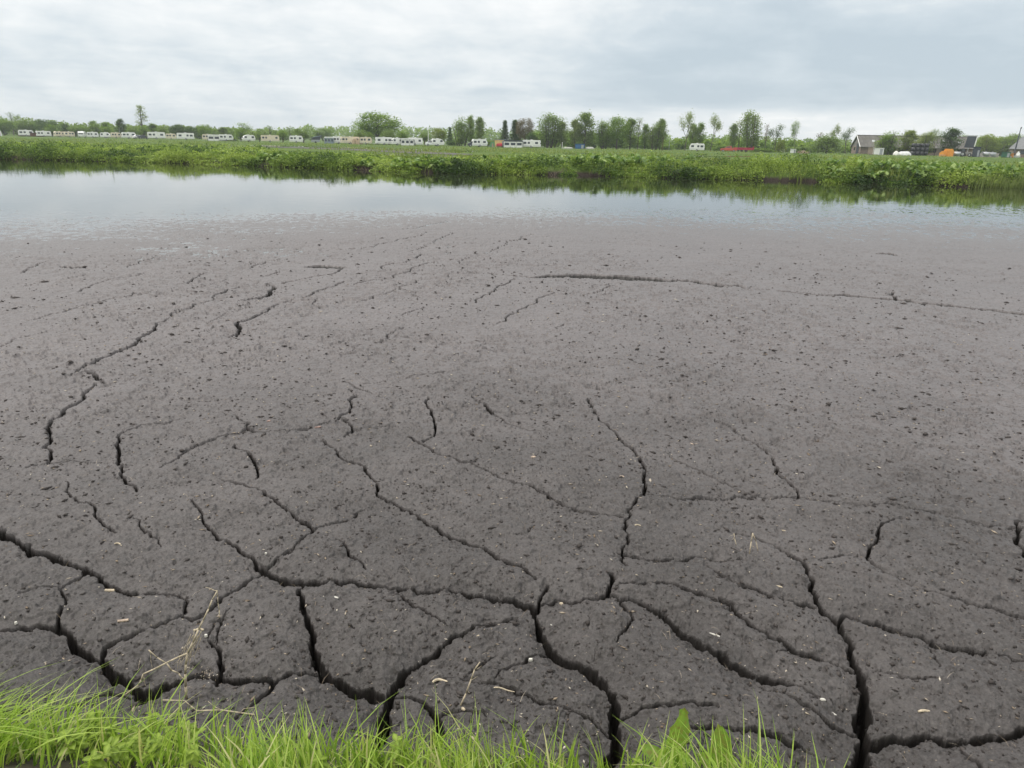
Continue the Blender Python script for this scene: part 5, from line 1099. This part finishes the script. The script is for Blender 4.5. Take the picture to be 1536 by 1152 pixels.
def tipper(px, ytop, ybot, w_, tilt, lab, D=238):
    p = at(px, hor(px), D); r = empty('tipping_trailer', (p.x, p.y, FIELD_Z), -math.atan2(p.x, p.y)); zt = at(px, ytop, D).z-FIELD_Z; zb = at(px, ybot, D).z-FIELD_Z
    m = MB(); m.prism([(-w_, zb), (w_*.75, zb), (w_, zt), (-w_*.7, zt)], -.2, .2); m.bevel(.03, 1); m.build('bed', DARKC, r)
    m = MB(); m.cyl((w_*.82, -.28, zb-1.2), (w_*1.08, -.28, zt+.1), .14, n=6); m.build('side_rail', WHITE, r)
    m = MB(); m.box(-w_*1.05, w_*1.15, -.26, .26, zt+.01, zt+.3); m.build('headboard', METAL, r)
    m = MB(); m.box(-1.6, 1.6, -.8, .8, .7, 1.05); m.cyl((-.3, 0, 1), (-.2, 0, zb+.1), .1, n=8); m.build('chassis', METAL, r)
    for x in (-.9, .9):
        for s in (-1, 1): m = MB(); m.cyl((x, s*.65, .45), (x, s*.95, .45), .45, n=16); m.build('wheel', TYRE, r)
    tag(r, lab, 'trailer')
tipper(1453, 204.5, 221.5, 1.45, 0, 'tall tipped-up black trailer bed with a white side rail'); 
boxthing('tipping_trailer', 1460, 1470, 215, 229, DARKC, 'lower black trailer body right of the tall tipped one', 'trailer', 2.2, ribs=True)
def machine():
    p = gq(1449, 233.5, FIELD_Z); r = empty('farm_tractor', p, -math.atan2(p.x, p.y)); g = flat('tractor_grey', (.25, .24, .22), .5, .2, 2)
    m = MB(); m.box(-.3, 1.5, -.35, .35, .8, 1.4); m.bevel(.06); m.build('bonnet', g, r); m = MB(); m.prism([(-1.1, .9), (-.2, .9), (-.3, 2.3), (-1.0, 2.3)], -.6, .6); m.bevel(.05); m.build('cab', GLASS, r); m = MB(); m.box(-1.15, -.15, -.65, .65, 2.31, 2.42); m.build('cab_roof', g, r)
    for x, rr in ((-.7, .75), (1.1, .5)):
        for s in (-1, 1): m = MB(); m.cyl((x, s*.55, rr), (x, s*.9, rr), rr, n=18); w = m.build('wheel', TYRE, r); m = MB(); m.cyl((x, s*.86, rr), (x, s*.92, rr), rr*.5, n=12); m.build('rim', METAL, w)
    m = MB(); m.cyl((1.0, .2, 1.4), (1.0, .2, 2.0), .04, n=6); m.build('exhaust', TYRE, r); tag(r, 'grey farm tractor parked at the foot of the tipped black bed', 'tractor')
machine()
def slab(x0, x1, yt, yb, mat, lab, name='concrete_wall', cat='wall'):
    n = 7; r = None
    for_ = [gq(x, yb, FIELD_Z) for x in (x0, x1)]; a, b_ = for_; c = (a+b_)/2; L_ = (b_-a).length; r = empty(name, (c.x, c.y, FIELD_Z), math.atan2(b_.y-a.y, b_.x-a.x)); h = (yb-yt)*c.y*.95/1080
    m = MB(); m.box(-L_/2, L_/2, -.2, .2, -.1, h); m.bevel(.03, 1); m.build('wall_panel', mat, r); m = MB()
    for x in np.linspace(-L_/2+.2, L_/2-.2, n): m.box(x-.12, x+.12, -.3, -.203, 0, h-.1)
    m.build('buttress', mat, r); return tag(r, lab, cat)
slab(1458, 1499, 229, 234.8, flat('pale_concrete', (.46, .43, .40), .9, .15, 1.5, dirt=.5), 'long pale concrete wall in the farmyard'); slab(1508, 1532, 233, 236.6, flat('pale_concrete', (.46, .43, .40)), 'low concrete blocks at the foot of the slanting boom')
boxthing('storage_container', 1504, 1516, 225, 232.5, flat('container_green', (.03, .12, .07), .6, .2, 2), 'dark green container near the right edge', 'container'); boxthing('crate', 1516.5, 1521.5, 227.5, 233, flat('crate_orange', (.7, .28, .05), .6), 'small orange crate right of the dark green container', 'crate', 1.2, door=False)
def boom():
    a = gq(1522, 234.5, FIELD_Z); D = a.y; b_ = at(1531.5, 192, D); r = empty('loading_boom', a); v = b_-a; m = MB(); m.tube([Vector((0, 0, 0)), v*.55, v], [.24, .19, .10], 6); m.build('arm', DARKC, r); m = MB(); m.box(-1.3, 1.3, -.5, .5, 0, .45); m.bevel(.05); m.build('base', METAL, r); m = MB(); m.cyl(v*.98, v*1.02+Vector((.15, 0, .1)), .2, .12, 8); m.build('head', TYRE, r); tag(r, 'dark slanting boom rising at the right edge of the farmyard', 'boom')
    p = gq(1528, 233, FIELD_Z); r = empty('white_silo_bag', p); m = MB(); m.cyl((0, 0, 0), (0, 0, 1.3), .55, .5, 16); m.cyl((0, 0, 1.3), (0, 0, 1.75), .5, .12, 16); m.build('bag', WHITE, r, True); m = MB(); m.cyl((0, 0, 1.75), (0, 0, 1.9), .07, n=8); m.build('neck', TRIM, r); tag(r, 'white cone-topped bag right of the dark boom', 'bag')
boom()
tarp(808, 0, 0, 0, WHITE, 'x') if False else None
for (a, b_, yt, yb, lab, sd) in ((878, 892, 221.5, 224.5, 'pale low heap right of the blue container', 2), (845, 860, 220.5, 223, 'pale rubble heap left of the blue container', 3), (1198, 1215, 222, 226, 'heap of dry reddish reed beside the right meadow', 6)):
    tarp(a, b_, yt, yb, flat('dry_reed', (.20, .15, .10), .9, .3, 4) if sd == 6 else flat('rubble_grey', (.30, .31, .27), .9, .3, 4), lab, 'heap', 'heap', sd)

# ============================================================ SMALL THINGS ON THE MUD
def gph(px, py):
    p = gp(px, py, MUD_Z)
    for _ in range(3): h, q = mud_h(p.x, p.y); p = gp(px, py, h)
    return p
def crumbs():
    rng = np.random.default_rng(77)
    def pts(n, r0, r1, a=43, pw=1.6):
        r = r0+(r1-r0)*rng.uniform(0, 1, n)**pw; th = R(1)*rng.uniform(-a, a, n); x = r*np.sin(th); y = r*np.cos(th); z, q = mud_hv(x, y); k = (q > 1.3) & (y > edge_y(x)-.1); return x[k], y[k], z[k], r[k]
    OC = np.array([(1, 0, 0), (0, 1, 0), (-1, 0, 0), (0, -1, 0), (0, 0, 1), (0, 0, -.5)], float); OF = np.array([(0, 1, 4, 4), (1, 2, 4, 4), (2, 3, 4, 4), (3, 0, 4, 4), (1, 0, 5, 5), (2, 1, 5, 5), (3, 2, 5, 5), (0, 3, 5, 5)])
    def octs(name, x, y, z, sx, sy, sz, tint, mat, lab, cat, sink=.2):
        n = len(x); th = rng.uniform(0, 6.28, n); c, s_ = np.cos(th), np.sin(th); O = OC[None]*np.stack([sx, sy, sz], -1)[:, None]*rng.uniform(.7, 1.3, (n, 6, 3))
        V = np.stack([O[..., 0]*c[:, None]-O[..., 1]*s_[:, None]+x[:, None], O[..., 0]*s_[:, None]+O[..., 1]*c[:, None]+y[:, None], O[..., 2]+z[:, None]+(sz*sink)[:, None]], -1).reshape(-1, 3)
        T = OF[:, :3]; Q = (np.arange(n)[:, None, None]*6+T[None]).reshape(-1, 3)
        tag(npmesh(name, V, Q, mat, None, np.repeat(tint, 6)), lab, cat, kind='stuff')
    cm = leafmat('crumb', [(.030, .025, .023), (.055, .047, .044), (.09, .078, .074)], 0.0, .8, .3)
    x, y, z, r = pts(52000, 2.0, 27, 43, 1.35); kp = rng.uniform(0, 1, len(x)) < (1-.55*ss(r, 5, 12)-.45*ss(r, 12, 21))*(.35+.65*ss(fbm(x, y, 1.3, 3, 60), .38, .6)); x, y, z, r = x[kp], y[kp], z[kp], r[kp]; n = len(x); s = rng.uniform(.0018, .0040, n)*(1+rng.uniform(0, 1, n)**6*2.4)*(.75+r*.13)
    octs('mud_crumbs', x, y, z, s*rng.uniform(1, 2.4, n), s, s*.7, np.clip(rng.uniform(0, .7, n)+.3*ss(r, 4, 12), 0, 1), cm, 'dark crumbs of dried peat strewn over the cracked mud', 'crumbs')
    lm = leafmat('litter', [(.16, .12, .085), (.30, .24, .18), (.40, .34, .27), (.52, .47, .40)], 0.0, .8, .2)
    x, y, z, r = pts(5200, 2.0, 12.5, 43, 1.4); n = len(x); s = rng.uniform(.0022, .0055, n)*(1+rng.uniform(0, 1, n)**8*1.3)*(.75+r*.07)
    octs('plant_litter', x, y, z, s*rng.uniform(1, 3.4, n), s*.8, s*.4, rng.uniform(0, 1, n)**1.3, lm, 'tiny pale bits of straw and shell scattered on the mud', 'litter', .5)
    # hair-thin straws
    x, y, z, r = pts(1100, 2.0, 8, 43, 1.4); n = len(x); L = Leaves(); a = rng.uniform(0, 6.28, n)
    blades(L, np.stack([x, y, z+.001], -1), rng.uniform(.012, .045, n), rng.uniform(.0012, .0022, n), np.stack([np.cos(a), np.sin(a)], -1)*1.6, rng.uniform(0, .8, n), 2, .4, rng)
    V = np.concatenate(L.V); 
    tag(L.build('straw_bits', lm), 'thin broken straws lying and sticking up on the mud', 'straw', kind='stuff')
crumbs()
PALE = flat('dry_reed_pale', (.44, .37, .27), .75, .25, 60); CHIP = flat('chip_beige', (.42, .33, .26), .8, .3, 70); PINKC = flat('chip_pinkish', (.30, .20, .17), .8, .3, 70); BONE = flat('shell_white', (.52, .50, .45), .6, .1, 60)
def chip(px, py, ln, wd, ang, lab, mat=CHIP, kind='chip', cat='wood chip', th=.35):
    p = gph(px, py); m = MB(); rg = random.Random(int(px*7+py))
    if kind == 'stub':     # hollow reed stub
        m.cyl((-ln/2, 0, 0), (ln/2, 0, 0), wd/2, wd/2*.9, 12, False); m.cyl((ln/2, 0, 0), (-ln/2, 0, 0), wd/2*.62, wd/2*.6, 12, False)
        for x in (-ln/2, ln/2):
            A = []
        m.cyl((ln*.08, 0, 0), (ln*.13, 0, 0), wd*.56, n=12)
    elif kind == 'curl':
        pts = [Vector((-ln/2+ln*i/7, wd*1.3*math.sin(i/7*3.1), .002+.004*math.sin(i))) for i in range(8)]; m.tube(pts, [wd*.35, wd*.5, wd*.45, wd*.5, wd*.45, wd*.4, wd*.35, wd*.2], 8)
    else:
        n = 10; prof = []
        for i in range(n): a = 2*math.pi*i/n; prof.append((math.cos(a)*ln/2*rg.uniform(.8, 1.1), math.sin(a)*wd/2*rg.uniform(.7, 1.1)))
        up = [m.bm.verts.new((x*.85, y*.8, wd*th)) for x, y in prof]; dn = [m.bm.verts.new((x, y, 0)) for x, y in prof]; m.bm.faces.new(up); m.bm.faces.new(dn[::-1])
        for i in range(n): m.bm.faces.new((dn[i], dn[(i+1) % n], up[(i+1) % n], up[i]))
    o = m.build({'stub': 'reed_stub', 'curl': 'curled_twig'}.get(kind, 'wood_chip' if cat == 'wood chip' else cat.replace(' ', '_')), mat); o.location = (p.x, p.y, p.z+(wd*.35 if kind == 'stub' else .001)); o.rotation_euler = (rg.uniform(-.1, .1), rg.uniform(-.1, .1), R(ang)); tag(o, lab, cat)
for a in [(800, 686, .040, .024, 10, 'oval pinkish beige chip lying flat on the mud near the picture centre', CHIP), (403, 632, .045, .020, 50, 'pinkish chip on the mud beside the thin crack at middle left', PINKC), (477, 641, .062, .020, 25, 'long reddish brown chip across the thin crack left of centre', PINKC),
          (1037, 666, .040, .016, -35, 'beige chip between two long cracks right of centre', CHIP), (933, 715, .038, .016, -20, 'small beige chip just left of the tall winding crack', CHIP), (504, 897, .034, .016, -20, 'white chip on the plate left of the central junction of cracks', BONE), (1073, 953, .062, .012, -25, 'thin white splinter on the plate beside the wide slanting crack', BONE),
          (842, 906, .026, .018, -30, 'small yellowish chip right of the crack junction at bottom centre', PALE), (828, 938, .022, .014, 20, 'little white chip on the lip of the central crack', BONE), (640, 936, .022, .012, 90, 'pale chip standing on edge near the curved crack end', PALE), (717, 954, .020, .009, 40, 'tiny beige sliver above the upright dead stem', PALE),
          (992, 1050, .020, .016, 10, 'small white flake by the short horizontal crack near the bottom', BONE), (1234, 1050, .028, .016, -10, 'white flake beside the short crack left of the deep right crack', BONE), (1250, 1071, .036, .010, -50, 'narrow white splinter left of the deepest crack', BONE), (1306, 1063, .026, .022, 0, 'round tan pebble on the edge of the deepest crack', CHIP, 'chip', 'pebble', .6),
          (796, 991, .024, .018, 0, 'round pale pebble right of the upright dead stem', BONE, 'chip', 'pebble', .6), (695, 1064, .026, .016, -40, 'pale chip just above the bottom grass right of the curled twig', PALE), (618, 1045, .040, .026, 60, 'brown flaky piece on the small plate at bottom centre', CHIP), (1168, 880, .050, .012, -25, 'pale sliver above the long crack at lower right', PALE),
          (177, 818, .06, .010, -25, 'pale curved twig at left above the wide crack', PALE, 'curl', 'twig'), (660, 1024, .07, .013, 0, 'thick pale curled twig segment at bottom centre', PALE, 'curl', 'twig'), (755, 1036, .105, .007, -8, 'long thin pale twig lying right of the upright dead stem', PALE, 'curl', 'twig'), (1165, 795, .12, .012, -22, 'bent pale twig above the dark curved crack at right', PALE, 'curl', 'twig'), (1397, 1072, .11, .012, -14, 'dry arched leaf stalk over the wide crack at lower right', PALE, 'curl', 'twig'),
          (960, 790, .07, .010, -10, 'pale twig right of the winding crack foot', PALE, 'curl', 'twig'), (165, 887, .050, .017, 4, 'short pale reed stub on the plate at left', PALE, 'stub', 'reed stub'), (185, 932, .052, .014, 12, 'tan reed stub beside the crack at lower left', CHIP, 'stub', 'reed stub'), (41, 927, .058, .018, 6, 'grey white reed stub across the crack at the left edge', PALE, 'stub', 'reed stub'),
          (24, 936, .018, .016, 0, 'round white snail shell by the left edge crack', BONE, 'chip', 'shell', .7), (309, 955, .018, .016, 0, 'round white shell beside the dead branching stalk', BONE, 'chip', 'shell', .7), (399, 831, .014, .013, 0, 'small white shell at the meeting of three cracks', BONE, 'chip', 'shell', .7)]: chip(*a)
def stalkpts(pp, Y0, dy=0.0):
    out = []
    for i, (x, y) in enumerate(pp): out.append(at(x, y, Y0+dy*i/max(1, len(pp)-1)))
    return out
def dead_stalk():
    base = gph(281, 1046); Y0 = base.y; r = empty('dead_plant_stalk', base); rg = random.Random(3)
    def rel(ps): return [p-base for p in ps]
    def br(name, pp, r0, r1, dy=0.0, y0=0.0):
        ps = rel(stalkpts(pp, Y0+y0, dy)); n = len(ps); q = [ps[0]]
        for a, b in zip(ps, ps[1:]): mid_ = (a+b)/2+Vector((rg.gauss(0, .002), rg.gauss(0, .004), rg.gauss(0, .002))); q += [mid_, b]
        m = MB(); m.tube(q, list(np.linspace(r0, r1, len(q))), 7); return m.build(name, PALE, r, True)
    br('main_stem', [(160, 1063), (208, 1027), (215, 1011), (250, 994), (281, 980)], .0032, .0036, .02, -.08)
    br('main_stem', [(281, 980), (298, 944), (313, 913), (326, 886)], .0042, .0026, .05, -.05)
    br('tip', [(326, 886), (318, 884), (308, 881)], .0018, .001); br('branch', [(223, 975), (250, 995), (268, 1010), (277, 1019)], .0024, .0034, .02); br('branch', [(326, 886), (327, 905), (329, 926)], .0012, .0026, .01)
    br('root_stem', [(281, 980), (278, 1010), (280, 1048)], .0045, .006, 0, -.03); br('node', [(291, 945), (298, 943), (305, 945)], .005, .005)
    for k in range(12):
        x0 = rg.uniform(285, 304); br('fibre', [(x0, 946+rg.uniform(-4, 10)), (x0-rg.uniform(4, 16), 975+rg.uniform(-8, 8)), (x0-rg.uniform(8, 34), 995+rg.uniform(-12, 16))], .0012, .0007, .03, rg.uniform(-.03, .03))
    br('fibre', [(224, 975), (226, 990), (229, 1002)], .0012, .0008); br('fibre', [(215, 1011), (217, 1022), (219, 1031)], .0012, .0008)
    L = Leaves(); rng = np.random.default_rng(9)
    for (x, y, sp, n) in ((310, 1012, .022, 60), (292, 1056, .02, 45), (329, 924, .008, 16), (283, 1002, .012, 24)):
        c = stalkpts([(x, y)], Y0)[0]-base; P = np.array(tuple(c))+rng.normal(size=(n, 3))*sp*np.array([1, .7, .7]); scatter_leaves(L, P, rng.uniform(.004, .010, n), rng.uniform(0, 1, n), .5, .3, rng)
    L.build('seed_husks', bpy.data.materials['litter'], r)['kind'] = 'stuff'
    tag(r, 'dry pale branching plant stalk leaning over the crack at lower left', 'dead plant')
    b2 = gph(262, 1072); r = empty('fallen_branch', b2); base = b2; Y0 = b2.y
    def br2(name, pp, r0, r1, dy=0.0, y0=0.0):
        ps = [at(x, y, Y0+y0)-b2 for x, y in pp]; m = MB(); m.tube(ps, list(np.linspace(r0, r1, len(ps))), 7); return m.build(name, PALE, r, True)
    br2('main_stem', [(244, 1050), (277, 1051), (286, 1059), (295, 1066), (332, 1065), (360, 1069), (382, 1072)], .0024, .0028); br2('branch', [(295, 1066), (288, 1071), (280, 1075)], .0022, .0014); br2('branch', [(360, 1069), (366, 1063), (382, 1061)], .0016, .001); br2('branch', [(332, 1065), (322, 1060), (312, 1052)], .0016, .001)
    tag(r, 'pale forked dead branch lying against the grass below the dry stalk', 'dead branch')
dead_stalk()
def upright(px, base, pts_, lab, rr=.0035, name='dry_weed_stalk', mat=PALE):
    b = gph(*base); r = empty(name, b); ps = [at(x, y, b.y+.01*i)-b for i, (x, y) in enumerate(pts_)]; m = MB(); m.tube(ps, list(np.linspace(rr, rr*.7, len(ps))), 7); m.build('stem', mat, r, True)
    m = MB()
    for i in range(3): a = ps[1].lerp(ps[-1], i/3+.1); m.cyl(a, a+Vector((random.uniform(-.03, .03), 0, random.uniform(-.02, .03))), rr*.4, rr*.15, 5)
    m.build('twigs', mat, r); return tag(r, lab, 'dead stem')
upright(690, (690, 1058), [(690, 1060), (699, 1040), (707, 1018), (712, 1004), (720, 993)], 'thin dead stem standing up from the mud at bottom centre', .004)
upright(1125, (1124, 830), [(1124, 832), (1127, 812), (1129, 800), (1134, 812), (1138, 832)], 'bent pale reed stub poking out of the mud at right', .004, 'bent_reed')
upright(1105, (1105, 818), [(1105, 820), (1102, 808), (1101, 800)], 'small grey broken reed left of the bent pale one', .003, 'broken_reed')

def haze():
    m = bpy.data.materials.new('haze_air'); m.use_nodes = True; t = NT(m.node_tree); t.n.remove(t.n['Principled BSDF']); v = t.new('ShaderNodeVolumePrincipled'); v.inputs['Color'].default_value = (.86, .92, .97, 1); v.inputs['Density'].default_value = .00026; v.inputs['Anisotropy'].default_value = 0
    t.l.new(v.outputs[0], t.n['Material Output'].inputs['Volume']); b = MB(); b.box(-5600, 5600, -60, 7800, -3, 34); o = b.build('haze', m); tag(o, kind='stuff')
haze()
